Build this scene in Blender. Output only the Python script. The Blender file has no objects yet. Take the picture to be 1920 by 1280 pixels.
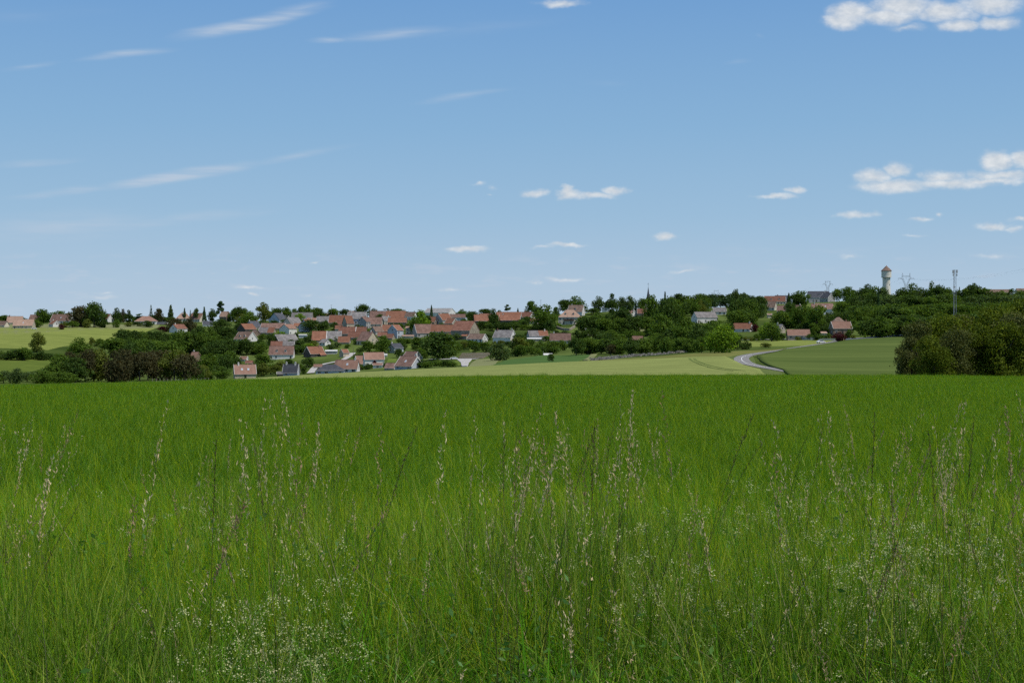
import bpy, bmesh, math, random
import numpy as np
from mathutils import Vector, Matrix
R = math.radians
C = bpy.context.scene
COL = C.collection
F = 2400.0          # focal length in photo pixels
HZ = 600.0          # eye level row of the photo
EYE = 1.65

# ---------------------------------------------------------------- camera
cam_d = bpy.data.cameras.new("camera"); cam = bpy.data.objects.new("camera", cam_d); COL.objects.link(cam)
cam_d.sensor_width = 36; cam_d.lens = F / 1920 * 36
cam.location = (0, 0, EYE); cam.rotation_euler = (R(90), 0, 0)
cam_d.shift_y = -(640 - HZ) / 1920
cam_d.clip_start = 0.1; cam_d.clip_end = 30000
C.camera = cam
C.render.resolution_x = 1024; C.render.resolution_y = 682
C.view_settings.view_transform = 'Standard'; C.view_settings.look = 'None'
C.view_settings.gamma = 1; C.view_settings.exposure = 0.0
C.cycles.max_bounces = 5; C.cycles.diffuse_bounces = 2; C.cycles.glossy_bounces = 2; C.cycles.use_adaptive_sampling = True; C.cycles.adaptive_threshold = .02; C.cycles.adaptive_min_samples = 20; C.cycles.use_denoising = False; C.render.use_persistent_data = False; C.cycles.transparent_max_bounces = 4
C.cycles.transmission_bounces = 3; C.cycles.volume_bounces = 0

# ---------------------------------------------------------------- sun
SUN_DIR = Vector((0.50, -0.26, 1.02)).normalized()       # towards the sun
sun_d = bpy.data.lights.new("sun", 'SUN'); sun = bpy.data.objects.new("sun", sun_d); COL.objects.link(sun)
sun_d.energy = 3.8; sun_d.angle = R(0.53); sun_d.color = (1, .955, .88)
sun.rotation_euler = (-SUN_DIR).to_track_quat('-Z', 'Y').to_euler()

# ---------------------------------------------------------------- node helpers
class NT:
    def __init__(s, tree): s.t = tree; s.n = tree.nodes; s.l = tree.links
    def new(s, kind, **kw):
        n = s.n.new(kind)
        for k, v in kw.items(): setattr(n, k, v)
        return n
    def put(s, sock, v):
        if isinstance(v, bpy.types.NodeSocket): s.l.new(v, sock)
        elif v is not None: sock.default_value = v
    def math(s, op, a, b=None, c=None, clamp=False):
        n = s.new('ShaderNodeMath', operation=op, use_clamp=clamp)
        s.put(n.inputs[0], a); s.put(n.inputs[1], b)
        if c is not None: s.put(n.inputs[2], c)
        return n.outputs[0]
    def vec(s, op, a, b=None, c=None):
        n = s.new('ShaderNodeVectorMath', operation=op)
        s.put(n.inputs[0], a)
        if b is not None: s.put(n.inputs[1], b)
        if c is not None: s.put(n.inputs[2], c)
        return n.outputs['Value'] if op in ('LENGTH', 'DOT_PRODUCT') else n.outputs[0]
    def noise(s, v, scale, detail=3, rough=.5, col=False, dim='3D'):
        n = s.new('ShaderNodeTexNoise', noise_dimensions=dim)
        if v is not None: s.put(n.inputs['Vector'], v)
        n.inputs['Scale'].default_value = scale; n.inputs['Detail'].default_value = detail; n.inputs['Roughness'].default_value = rough
        return n.outputs['Color' if col else 'Fac']
    def ramp(s, f, stops, interp='LINEAR'):
        n = s.new('ShaderNodeValToRGB'); s.put(n.inputs[0], f); cr = n.color_ramp; cr.interpolation = interp
        while len(cr.elements) < len(stops): cr.elements.new(0.5)
        for e, (p, c) in zip(cr.elements, stops): e.position = p; e.color = (*c, 1) if len(c) == 3 else c
        return n.outputs[0]
    def mix(s, f, a, b, mode='MIX'):
        n = s.new('ShaderNodeMix', data_type='RGBA', blend_type=mode); s.put(n.inputs[0], f)
        s.put(n.inputs[6], a if not isinstance(a, tuple) else (*a[:3], 1)); s.put(n.inputs[7], b if not isinstance(b, tuple) else (*b[:3], 1))
        return n.outputs[2]
    def smooth(s, v, lo, hi):
        n = s.new('ShaderNodeMapRange', interpolation_type='SMOOTHSTEP'); s.put(n.inputs[0], v)
        n.inputs[1].default_value = lo; n.inputs[2].default_value = hi
        return n.outputs[0]

# ---------------------------------------------------------------- world: sky with clouds far away
W = bpy.data.worlds.new("World"); C.world = W; W.use_nodes = True
w = NT(W.node_tree); w.n.clear()
geo = w.new('ShaderNodeTexCoord').outputs['Generated']
sep = w.new('ShaderNodeSeparateXYZ'); w.l.new(geo, sep.inputs[0])
X, Y, Z = sep.outputs
ny = w.math('MAXIMUM', Y, 0.05)
u = w.math('MULTIPLY_ADD', w.math('DIVIDE', X, ny), F, 960.0)
v = w.math('MULTIPLY_ADD', w.math('DIVIDE', Z, ny), -F, HZ)
cmb = w.new('ShaderNodeCombineXYZ'); w.l.new(u, cmb.inputs[0]); w.l.new(v, cmb.inputs[1]); uv = cmb.outputs[0]
hor = w.math('SQRT', w.math('ADD', w.math('MULTIPLY', X, X), w.math('MULTIPLY', Y, Y)))
elev = w.math('DIVIDE', Z, w.math('MAXIMUM', hor, .001))
grad = w.ramp(w.math('DIVIDE', elev, .5, clamp=True), [
    (0.0, (.455, .57, .695)), (.06, (.415, .555, .70)), (.16, (.325, .505, .69)), (.30, (.245, .440, .67)),
    (.50, (.168, .350, .635)), (1, (.11, .26, .55))])
sky = w.new('ShaderNodeTexSky', sky_type='NISHITA'); sky.sun_disc = False
sky.sun_elevation = math.asin(SUN_DIR.z); sky.sun_rotation = math.atan2(SUN_DIR.x, SUN_DIR.y)
sky.air_density = 1.0; sky.dust_density = .6; sky.ozone_density = 2.0
nish = w.vec('SCALE', sky.outputs[0]); nish.node.inputs['Scale'].default_value = 1.0
graded = w.vec('SCALE', grad); graded.node.inputs['Scale'].default_value = 10.0
base = w.mix(w.smooth(elev, .35, .9), graded, nish)
# cloud shapes in sky-angle space, distorted by noise
wr = w.noise(w.vec('MULTIPLY', uv, (1, 1.5, 0)), .022, 3, .55, True, '2D')
wr = w.vec('MULTIPLY', w.vec('SUBTRACT', wr, (.5, .5, .5)), (40, 17, 0))
cuv = w.vec('ADD', uv, wr)
CUM = [ # u, v, rx, ry, weight
 (1600,24,62,30,1.25),(1580,40,55,22,1.15),(1690,12,80,30,1.2),(1770,22,90,26,1.2),(1860,8,90,28,1.1),(1700,52,55,11,.6),(1800,48,60,17,1.1),(1870,44,55,19,1.1),(1660,32,95,22,1.1),
 (1050,6,62,12,.85),
 (1640,332,48,20,1.0),(1685,320,36,20,1.0),(1670,350,95,17,1.05),(1765,332,60,17,.9),(1780,344,120,15,1.0),(1870,302,44,26,1.3),(1925,300,46,24,1.3),(1880,330,100,16,.9),(1850,340,120,10,.9),
 (1070,364,34,14,1.15),(1066,356,20,14,1.15),(1115,367,60,9,.95),(1152,358,34,11,1.0),(1003,362,30,12,.8),(895,346,22,6,.55),(925,352,15,6,.4),(920,364,12,4,.4),
 (1455,368,56,8,.85),(1492,357,24,9,1.0),
 (1603,402,54,10,.9),(1725,411,32,6,.6),(1762,404,10,8,.65),(1862,424,46,11,.9),(1915,412,30,8,.75),(1900,428,40,7,.6),(1715,441,28,5,.45),
 (878,467,54,9,1.05),(1062,461,48,7,.85),(1020,464,30,5,.5),(1247,444,34,9,.95),(587,492,18,4,.55),
 (465,539,36,6,.65),(480,551,22,4,.7),(190,556,66,7,.45),(195,547,30,5,.45),(570,552,16,5,.5),
 (845,542,42,6,.5),(1285,508,38,6,.6),(1055,524,56,7,.55),(1000,530,20,5,.5),
 (1592,482,36,8,.5),(1860,480,66,8,.42),]
STREAK = [ # u, v, rx, ry, tilt, weight
 (470,44,170,17,-11,.95),(440,55,90,9,-9,.5),(560,18,80,14,-12,.4),(225,102,110,9,-7,.6),(40,125,60,7,-9,.35),(620,73,50,7,-1,.55),(740,62,140,13,-5,.5),(900,52,160,16,-6,.15),
 (330,330,180,16,-9,.95),(300,342,110,7,-9,.65),(420,316,60,14,-5,.4),(120,360,130,10,-6,.55),(560,292,130,9,-10,.4),(60,306,100,10,-3,.5),(860,182,110,9,-9,.4),(792,191,9,4,0,.25),
 (120,425,240,38,-3,.45),(330,410,200,16,-6,.4),(480,398,60,8,-5,.18),(1380,114,28,6,-8,.2),(1432,68,10,6,0,.18),(1140,157,40,8,0,.12),(60,28,150,16,-3,.12)]
def blob(src, e):
    cx, cy, rx, ry = e[:4]; wt = e[-1]
    if len(e) == 6:
        m = w.new('ShaderNodeMapping', vector_type='TEXTURE'); w.l.new(src, m.inputs[0])
        m.inputs[1].default_value = (cx, cy, 0); m.inputs[2].default_value = (0, 0, R(e[4])); m.inputs[3].default_value = (rx, ry, 1)
        p = m.outputs[0]
    else:
        p = w.vec('MULTIPLY_ADD', src, (1 / rx, 1 / ry, 0), (-cx / rx, -cy / ry, 0))
    return w.math('MULTIPLY_ADD', w.vec('LENGTH', p), -wt, wt)
def union(src, lst):
    out = None
    for e in lst:
        b = blob(src, e); out = b if out is None else w.math('MAXIMUM', out, b)
    return out
cm = union(cuv, CUM)
fine = w.noise(w.vec('MULTIPLY', uv, (1, 1.7, 0)), .032, 5, .62, False, '2D')
dens = w.math('ADD', cm, w.math('MULTIPLY_ADD', fine, .5, -.24))
calpha = w.math('MULTIPLY', w.smooth(dens, -.10, 1.0), w.smooth(cm, -.08, .5))
swr = w.vec('ADD', uv, w.vec('MULTIPLY', w.vec('SUBTRACT', w.noise(w.vec('MULTIPLY', uv, (.3, 1, 0)), .012, 2, .6, True, '2D'), (.5, .5, .5)), (70, 16, 0)))
sm = union(swr, STREAK)
mrot = w.new('ShaderNodeMapping'); w.l.new(uv, mrot.inputs[0]); mrot.inputs[2].default_value = (0, 0, R(9)); mrot.inputs[3].default_value = (.0075, .075, 1)
fibn = w.new('ShaderNodeTexNoise', noise_dimensions='2D'); w.l.new(mrot.outputs[0], fibn.inputs['Vector']); fibn.inputs['Scale'].default_value = 1; fibn.inputs['Detail'].default_value = 3
salpha = w.math('MULTIPLY', w.smooth(sm, -.05, .75), w.math('MULTIPLY_ADD', w.smooth(fibn.outputs['Fac'], .25, .75), .5, .25))
wisp = w.math('MULTIPLY', w.smooth(w.noise(w.vec('MULTIPLY', uv, (.30, 1.5, 0)), .035, 4, .6, False, '2D'), .52, .80), w.math('MULTIPLY', w.smooth(v, 440, 520), .42))
salpha = w.math('MAXIMUM', salpha, wisp)
front = w.smooth(Y, .05, .3)
calpha = w.math('MULTIPLY', calpha, front); salpha = w.math('MULTIPLY', salpha, front)
lump = w.noise(w.vec('ADD', w.vec('MULTIPLY', uv, (1, 1.7, 0)), (3, 13, 0)), .040, 3, .55, False, '2D')
lump_shade = w.math('MULTIPLY_ADD', w.math('SUBTRACT', fine, lump), 1.1, .55, clamp=True)  # lit and shaded cloud lumps put into the colour from noise
ccol = w.ramp(lump_shade, [(0.0, (.54, .60, .67)), (.5, (.68, .71, .74)), (1.0, (.84, .85, .85))])
ccol = w.vec('SCALE', ccol); ccol.node.inputs['Scale'].default_value = 10.0
skyc = w.mix(salpha, base, (5.2, 6.0, 7.1)); skyc = w.mix(w.math('MULTIPLY', calpha, .86), skyc, ccol)
bg = w.new('ShaderNodeBackground'); w.l.new(skyc, bg.inputs[0]); bg.inputs[1].default_value = 0.10
out = w.new('ShaderNodeOutputWorld'); w.l.new(bg.outputs[0], out.inputs[0])

# ---------------------------------------------------------------- materials
MATS = {}
def mat(name, col, rough=.85, var=.25, scale=.6, col2=None, spec=.25, coords='Object', bump=0, tint=0, stretch=(1, 1, 1), detail=4):
    if name in MATS: return MATS[name]
    m = bpy.data.materials.new(name); m.use_nodes = True; t = NT(m.node_tree); t.n.clear()
    if coords == 'World': vec = t.new('ShaderNodeNewGeometry').outputs['Position']
    else: vec = t.new('ShaderNodeTexCoord').outputs['Object']
    sv = t.vec('MULTIPLY', vec, stretch)
    n = t.noise(sv, scale, detail, .6)
    n = t.smooth(n, .28, .72)
    a = tuple(c * (1 - var) for c in col); b = tuple(min(1, c * (1 + var)) for c in (col2 or col))
    c = t.mix(n, a, b)
    if tint:
        oi = t.new('ShaderNodeObjectInfo').outputs['Random']
        c = t.mix(t.math('MULTIPLY', oi, tint), c, tuple(x * .45 for x in col))
    p = t.new('ShaderNodeBsdfPrincipled'); t.l.new(c, p.inputs['Base Color']); p.inputs['Roughness'].default_value = rough
    p.inputs['Specular IOR Level'].default_value = spec
    if bump:
        bn = t.new('ShaderNodeBump'); bn.inputs['Strength'].default_value = bump; t.l.new(t.noise(sv, scale * 6, 3), bn.inputs['Height']); t.l.new(bn.outputs[0], p.inputs['Normal'])
    o = t.new('ShaderNodeOutputMaterial'); t.l.new(p.outputs[0], o.inputs[0])
    MATS[name] = m; return m
def leafmat(name, col, col2, trans=.45, scale=.25, tint=.5, tcol=None, coords='World', stretch=(1, 1, 1), rough=.55, spec=.25, light=None, lsize=.5):
    """foliage: diffuse + light passing through; colour wanders with position and from plant to plant"""
    if name in MATS: return MATS[name]
    m = bpy.data.materials.new(name); m.use_nodes = True; t = NT(m.node_tree); t.n.clear()
    vec = t.new('ShaderNodeNewGeometry').outputs['Position'] if coords == 'World' else t.new('ShaderNodeTexCoord').outputs['Object']
    n = t.smooth(t.noise(t.vec('MULTIPLY', vec, stretch), scale, 4, .6), .3, .7)
    c = t.mix(n, col, col2)
    oi = t.new('ShaderNodeObjectInfo').outputs['Random']
    c = t.mix(t.math('MULTIPLY', oi, tint), c, tuple(x * .55 for x in col))
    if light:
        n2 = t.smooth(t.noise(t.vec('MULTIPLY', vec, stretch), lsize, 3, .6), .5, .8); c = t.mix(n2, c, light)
    p = t.new('ShaderNodeBsdfPrincipled'); t.l.new(c, p.inputs['Base Color']); p.inputs['Roughness'].default_value = rough; p.inputs['Specular IOR Level'].default_value = spec
    tr = t.new('ShaderNodeBsdfTranslucent'); t.l.new(t.mix(1.0, c, tcol or (1.3, 1.25, .5), 'MULTIPLY'), tr.inputs[0])
    ms = t.new('ShaderNodeMixShader'); ms.inputs[0].default_value = trans
    t.l.new(p.outputs[0], ms.inputs[1]); t.l.new(tr.outputs[0], ms.inputs[2])
    o = t.new('ShaderNodeOutputMaterial'); t.l.new(ms.outputs[0], o.inputs[0])
    MATS[name] = m; return m

# ---------------------------------------------------------------- object helpers
def tag(o, label=None, cat=None, group=None, kind=None):
    for k, val in (('label', label), ('category', cat), ('group', group), ('kind', kind)):
        if val: o[k] = val
    return o
def mesh(name, verts, faces, mats, smooth=False, mi=None):
    me = bpy.data.meshes.new(name)
    verts = np.asarray(verts, dtype=np.float32).reshape(-1, 3)
    if isinstance(faces, np.ndarray):
        nf, k = faces.shape
        me.vertices.add(len(verts)); me.vertices.foreach_set('co', verts.ravel())
        me.loops.add(nf * k); me.loops.foreach_set('vertex_index', faces.astype(np.int32).ravel())
        me.polygons.add(nf); me.polygons.foreach_set('loop_start', np.arange(0, nf * k, k, dtype=np.int32))
        me.update(calc_edges=True)
    else:
        me.from_pydata([tuple(x) for x in verts], [], faces)
    for m in (mats if isinstance(mats, (list, tuple)) else [mats]): me.materials.append(m)
    if mi is not None: me.polygons.foreach_set('material_index', np.asarray(mi, dtype=np.int32))
    if smooth: me.polygons.foreach_set('use_smooth', np.ones(len(me.polygons), dtype=bool))
    me.update(); return me
def link(name, data, parent=None, loc=(0, 0, 0), rot=None, scale=None):
    o = bpy.data.objects.new(name, data); COL.objects.link(o); o.location = loc
    if rot is not None: o.rotation_euler = rot
    if scale is not None: o.scale = scale
    if parent: o.parent = parent
    return o
def copy_tree(o, parent=None):
    c = o.copy(); COL.objects.link(c); c.parent = parent
    for ch in o.children: copy_tree(ch, c)
    return c
class MB:
    """collects simple solids into one mesh"""
    def __init__(s): s.v = []; s.f = []; s.m = []
    def add(s, vs, fs, mi=0):
        b = len(s.v); s.v += [tuple(x) for x in vs]; s.f += [tuple(i + b for i in f) for f in fs]; s.m += [mi] * len(fs)
    def box(s, x0, x1, y0, y1, z0, z1, mi=0):
        s.add([(x0, y0, z0), (x1, y0, z0), (x1, y1, z0), (x0, y1, z0), (x0, y0, z1), (x1, y0, z1), (x1, y1, z1), (x0, y1, z1)],
              [(0, 3, 2, 1), (4, 5, 6, 7), (0, 1, 5, 4), (1, 2, 6, 5), (2, 3, 7, 6), (3, 0, 4, 7)], mi)
    def tube(s, p0, p1, r0, r1=None, n=6, mi=0, caps=True):
        r1 = r0 if r1 is None else r1; p0 = Vector(p0); p1 = Vector(p1); d = (p1 - p0)
        if d.length < 1e-6: return
        d.normalize(); a = d.orthogonal().normalized(); b = d.cross(a); vs = []
        for p, r in ((p0, r0), (p1, r1)):
            for k in range(n):
                an = 2 * math.pi * k / n; vs.append(p + (a * math.cos(an) + b * math.sin(an)) * r)
        fs = [(k, (k + 1) % n, n + (k + 1) % n, n + k) for k in range(n)]
        if caps: fs += [tuple(range(n - 1, -1, -1)), tuple(range(n, 2 * n))]
        s.add(vs, fs, mi)
    def lathe(s, prof, n=20, mi=0, cx=0, cy=0):
        vs = []
        for r, z in prof:
            for k in range(n): an = 2 * math.pi * k / n; vs.append((cx + r * math.cos(an), cy + r * math.sin(an), z))
        fs = []
        for i in range(len(prof) - 1):
            for k in range(n): fs.append((i * n + k, i * n + (k + 1) % n, (i + 1) * n + (k + 1) % n, (i + 1) * n + k))
        fs.append(tuple(range(n - 1, -1, -1))); fs.append(tuple(range((len(prof) - 1) * n, len(prof) * n)))
        s.add(vs, fs, mi)
    def build(s, name, mats, parent=None, smooth=False, **kw):
        return link(name, mesh(name, s.v, s.f, mats, smooth, s.m), parent, **kw)

# ---------------------------------------------------------------- terrain height
PXN = np.array([-600, 0, 150, 300, 450, 600, 750, 900, 1050, 1200, 1350, 1500, 1650, 1800, 1920, 2600], float)
ROWS = {   # distance: picture row of the ground in each column
 130: [722,720,717,713,709,707,705,703,702,702,702,702,702,703,705,712],
 160: [731,729,727,723,718,715,712,709,707,706,706,705,706,707,709,716],
 220: [735,734,732,728,717,713,709,706,703,699,697,704,706,708,710,718],
 300: [736,735,734,729,714,708,702,695,690,686,681,692,693,695,696,706],
 400: [733,731,730,725,710,701,694,687,679,674,667,672,669,670,672,684],
 520: [717,715,717,720,711,703,694,682,676,668,659,656,652,652,654,664],
 640: [698,695,701,709,710,702,691,674,668,660,651,643,635,636,638,648],
 760: [674,667,675,692,699,692,682,662,656,649,644,632,623,620,618,626],
 860: [650,645,652,669,683,673,664,652,642,636,632,624,605,600,598,600],
 960: [633,631,634,647,659,649,640,634,625,618,615,606,588,582,578,580],
 1060:[619,617,618,626,635,623,616,613,604,600,600,590,574,566,562,565],
 1160:[609,608,609,613,615,604,600,598,592,586,585,575,564,556,553,556],
 1260:[604,604,604,604,603,598,595,593,588,580,576,567,560,553,550,553],
 1450:[604,604,604,603,602,598,596,594,590,582,577,569,562,556,554,557],
 1900:[605,605,605,604,603,600,598,596,592,586,581,575,570,565,563,565],
 3000:[604,604,604,604,603,602,601,599,597,594,590,586,582,578,576,578],
 9000:[602]*16, 25000:[601]*16}
zD, zT = [], []
for d, zc in ((1, 0.0), (6, 0.0), (12, -.12), (20, -.36), (40, -1.05), (80, -2.62)):
    zD.append(d); zT.append(np.full(16, zc + (0 if d < 20 else 0.0)))
for d, row in ROWS.items():
    zz = EYE - (np.array(row, float) - HZ) / F * d
    if d == 130: zz = zz - .50
    if d == 160: zz = zz - .30
    zD.append(d); zT.append(zz)
# columns vary a little in the near field so that it meets the crest line
zT = np.array(zT); 
for i, f_ in ((4, .25), (5, .55)): zT[i] += (zT[6] - zT[6].mean()) * f_
PXF = np.linspace(-600, 2600, 161); LDF = np.linspace(0, math.log(25000), 420); LDN = np.log(np.array(zD, float))
tmp = np.array([np.interp(PXF, PXN, r) for r in zT])
TB = np.array([np.interp(LDF, LDN, tmp[:, j]) for j in range(len(PXF))]).T
def blur(a, s, ax):
    n = int(3 * s) + 1; k = np.exp(-.5 * (np.arange(-n, n + 1) / s) ** 2); k /= k.sum()
    a = np.moveaxis(a, ax, 0); p = np.concatenate([np.repeat(a[:1], n, 0), a, np.repeat(a[-1:], n, 0)])
    o = sum(k[i] * p[i:i + len(a)] for i in range(2 * n + 1)); return np.moveaxis(o, 0, ax)
TB = blur(blur(TB, 2.2, 0), 2.5, 1)
def zf(x, y):
    x = np.asarray(x, float); y = np.asarray(y, float)
    px = np.clip(960 + F * x / np.maximum(y, 60), -600, 2600); ld = np.log(np.clip(y, 1, 24999))
    a = (px + 600) / 20; b = ld / (LDF[1] - LDF[0])
    i = np.clip(a.astype(int), 0, 159); j = np.clip(b.astype(int), 0, 418); fa = a - i; fb = b - j
    return (TB[j, i] * (1 - fa) + TB[j, i + 1] * fa) * (1 - fb) + (TB[j + 1, i] * (1 - fa) + TB[j + 1, i + 1] * fa) * fb
def zg(x, y): return float(zf(x, y))
def row_of(px, D): return HZ + F * (EYE - zf((px - 960) / F * D, D)) / D
def hit(px, py, dmin=520, dmax=1400):
    D = np.linspace(dmin, dmax, 900); r = row_of(np.full(900, float(px)), D)
    k = np.nonzero(r <= py)[0]
    return float(D[k[0]]) if len(k) else float(D[np.argmin(r)])
def ground(px, D): x = (px - 960) / F * D; return Vector((x, D, zg(x, D)))

# ---------------------------------------------------------------- ground sheet
gr = mat('ground_green', (.050, .085, .020), 1, .35, .02, (.085, .115, .030), coords='World', stretch=(1, .6, 1), detail=8, spec=0)
ys = np.concatenate([np.linspace(-60, 2, 12), np.exp(np.linspace(math.log(3), math.log(60), 30)), np.linspace(63, 420, 100), np.linspace(427, 1500, 130), np.exp(np.linspace(math.log(1530), math.log(5600), 34))])
ss = np.linspace(-1, 1, 261)
half = np.maximum(90, 0.72 * np.maximum(ys, 0) + 60)
gx = ss[None, :] * half[:, None]; gy = np.repeat(ys[:, None], len(ss), 1); gz = zf(gx, gy)
nr, nc = gx.shape
idx = np.arange(nr * nc).reshape(nr, nc)
fc = np.stack([idx[:-1, :-1], idx[:-1, 1:], idx[1:, 1:], idx[1:, :-1]], -1).reshape(-1, 4)
tag(link('ground', mesh('ground', np.stack([gx, gy, gz], -1), fc, gr, True)), kind='structure')

def patch(name, rows, m, off=.12, dmin=520, nu=60, nv=14, dmax=1400, kind='structure', wob=0.0):
    """a field lying on the ground; rows run from its near edge to its far edge: (left column, row or distance, right column, row or distance)"""
    def gp(px, q): return ground(px, q if q > 0 and False else q)
    L, Rr = [], []
    for (pl, ql, pr, qr) in rows:
        dl = -ql if ql < 0 else hit(pl, ql, dmin, dmax); dr = -qr if qr < 0 else hit(pr, qr, dmin, dmax)
        L.append(((pl - 960) / F * dl, dl)); Rr.append(((pr - 960) / F * dr, dr))
    L = np.array(L); Rr = np.array(Rr); tt = np.linspace(0, len(rows) - 1, nv * (len(rows) - 1) + 1)
    Li = np.stack([np.interp(tt, range(len(rows)), L[:, k]) for k in (0, 1)], -1); Ri = np.stack([np.interp(tt, range(len(rows)), Rr[:, k]) for k in (0, 1)], -1)
    s_ = np.linspace(0, 1, nu)[None, :, None]
    P = Li[:, None, :] * (1 - s_) + Ri[:, None, :] * s_
    z = zf(P[..., 0], P[..., 1]) + off
    V = np.concatenate([P, z[..., None]], -1)
    # skirt so that the crop has a side
    ring = [(0, j) for j in range(V.shape[1])] + [(i, V.shape[1] - 1) for i in range(V.shape[0])] + [(V.shape[0] - 1, j) for j in range(V.shape[1] - 1, -1, -1)] + [(i, 0) for i in range(V.shape[0] - 1, -1, -1)]
    a, b = V.shape[:2]; ii = np.arange(a * b).reshape(a, b)
    fc = np.stack([ii[:-1, :-1], ii[:-1, 1:], ii[1:, 1:], ii[1:, :-1]], -1).reshape(-1, 4)
    low = np.array([V[i, j] - (0, 0, off + .3) for i, j in ring]); top = np.array([ii[i, j] for i, j in ring]); n0 = a * b
    k = np.arange(len(ring) - 1); side = np.stack([n0 + k, n0 + k + 1, top[1:], top[:-1]], -1)
    o = link(name, mesh(name, np.concatenate([V.reshape(-1, 3), low]), np.concatenate([fc, side]), m, False))
    o['kind'] = kind; return o
def ribbon(name, pts, width, m, off=.22, dmin=200, dmax=1400, sub=10):
    P = []
    for px, q in pts:
        D = -q if q < 0 else hit(px, q, dmin, dmax); P.append(((px - 960) / F * D, D))
    P = np.array(P); n = len(P); tt = np.linspace(0, n - 1, sub * (n - 1) + 1)
    Q = []
    for t_ in tt:   # Catmull-Rom
        i = min(int(t_), n - 2); f = t_ - i; p0, p1, p2, p3 = P[max(i - 1, 0)], P[i], P[i + 1], P[min(i + 2, n - 1)]
        Q.append(.5 * ((2 * p1) + (-p0 + p2) * f + (2 * p0 - 5 * p1 + 4 * p2 - p3) * f * f + (-p0 + 3 * p1 - 3 * p2 + p3) * f ** 3))
    Q = np.array(Q); d = np.gradient(Q, axis=0); d /= np.linalg.norm(d, axis=1)[:, None] + 1e-9; nrm = np.stack([-d[:, 1], d[:, 0]], -1)
    V = []
    for s_ in (-.5, -.17, .17, .5):
        p = Q + nrm * width * s_; V.append(np.stack([p[:, 0], p[:, 1], zf(p[:, 0], p[:, 1]) + off], -1))
    V = np.stack(V, 1); a, b = V.shape[:2]; ii = np.arange(a * b).reshape(a, b)
    fc = np.stack([ii[:-1, :-1], ii[:-1, 1:], ii[1:, 1:], ii[1:, :-1]], -1).reshape(-1, 4)
    return link(name, mesh(name, V.reshape(-1, 3), fc, m)), Q
def crop(name, a, b, sc=.05, st=(1, 3, 1), v=.12): return mat(name, a, 1, v, sc, b, coords='World', stretch=st, detail=8, spec=0)
M_barley = crop('barley', (.185, .22, .070), (.215, .245, .078), .22, (.35, 1.6, 1), .20)
M_hay = crop('hay', (.165, .205, .050), (.20, .23, .060)); M_dark = crop('young_maize', (.075, .112, .030), (.098, .130, .036), .02, (.4, 2.5, 1), .14)
M_bright = crop('bright_green', (.060, .115, .034), (.075, .135, .040)); M_verge = crop('verge', (.085, .12, .035), (.12, .15, .05), .3, (1, 1, 1))
M_lawn = crop('lawn', (.085, .135, .026), (.125, .165, .036), .05, (1, 1, 1)); M_olive = crop('olive_field', (.14, .155, .045), (.165, .17, .055))
M_grey = crop('grey_green', (.17, .19, .085), (.20, .21, .10)); M_path = mat('pale_gravel', (.42, .40, .37), .95, .12, .3, coords='World')
M_asph = mat('asphalt', (.19, .18, .17), .9, .14, .3, (.22, .21, .195), coords='World'); M_line = mat('line_paint', (.6, .6, .6), .8, .05, coords='World')
M_tarp = mat('blue_sheeting', (.035, .050, .085), .6, .3, .15, (.055, .07, .11), coords='World', stretch=(.2, 3, 1), spec=.4)
patch('barley_field', [(330, -165, 1438, -185), (340, -240, 1425, 694), (345, -310, 1395, 686), (380, -405, 1360, 669)], M_barley, .25, 200, nu=120)
patch('olive_field', [(1080, -410, 1366, 668.5), (1200, 671, 1400, 663), (1290, 664, 1480, 653.5)], M_olive, .15, 380)
patch('road_verge', [(1438, -185, 1500, -185), (1422, 694, 1462, 694), (1393, 686, 1420, 686), (1358, 671, 1412, 669), (1375, 665, 1440, 661), (1450, 655, 1520, 649)], M_verge, .06, 200)
patch('dark_green_field', [(1490, -165, 2400, -170), (1468, 695, 2400, -230), (1440, 686, 2400, 690), (1426, 678, 2400, 678), (1420, 668, 2400, 664), (1470, 656, 2400, 648), (1530, 648, 2400, 640), (1594, 637.5, 2400, 627)], M_dark, .35, 200, nu=110)
patch('road_bank', [(1515, -205, 1640, -205), (1482, 694, 1545, 693), (1455, 687, 1490, 685), (1430, 680, 1452, 677), (1420, 671, 1430, 668)], M_verge, .34, 200)
patch('hay_meadow', [(1400, 651, 1500, 648.5), (1385, 646, 1590, 641), (1388, 640, 1585, 637.5)], M_hay, .10, 440)
patch('blue_sheeting_strip', [(1580, 637.5, 1760, 627), (1590, 635, 1760, 624.5)], M_tarp, .25, 500)
patch('upper_pasture', [(1590, 633.5, 1780, 622), (1610, 631, 1780, 618)], M_lawn, .2, 500)
patch('green_field', [(915, 686, 1080, 680.5), (945, 676, 1096, 673), (1010, 667, 1114, 665)], M_bright, .15, 410)
patch('grey_green_plot', [(876, 688, 925, 686), (884, 680, 932, 678), (893, 674, 938, 672)], M_grey, .15, 420)
patch('gravel_track_mouth', [(866, 687.5, 876, 687.5), (864, 680, 879, 680), (856, 673.5, 885, 673.5)], M_path, .30, 420, nu=20)
patch('lawn', [(881, 659, 912, 659), (878, 648, 914, 647.5)], M_lawn, .15); patch('lawn', [(760, 653, 785, 653), (757, 643, 784, 643)], M_lawn, .15)
patch('lawn', [(722, 685, 744, 684), (728, 671, 743, 671)], M_lawn, .15); patch('lawn', [(850, 685, 866, 683), (848, 676, 864, 674)], M_lawn, .15)
patch('vegetable_plot', [(858, 672, 905, 672), (866, 662, 925, 661)], mat('plot', (.085, .11, .04), .95, .5, .1, (.12, .09, .06), coords='World', stretch=(.3, 2, 1)), .15)
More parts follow.
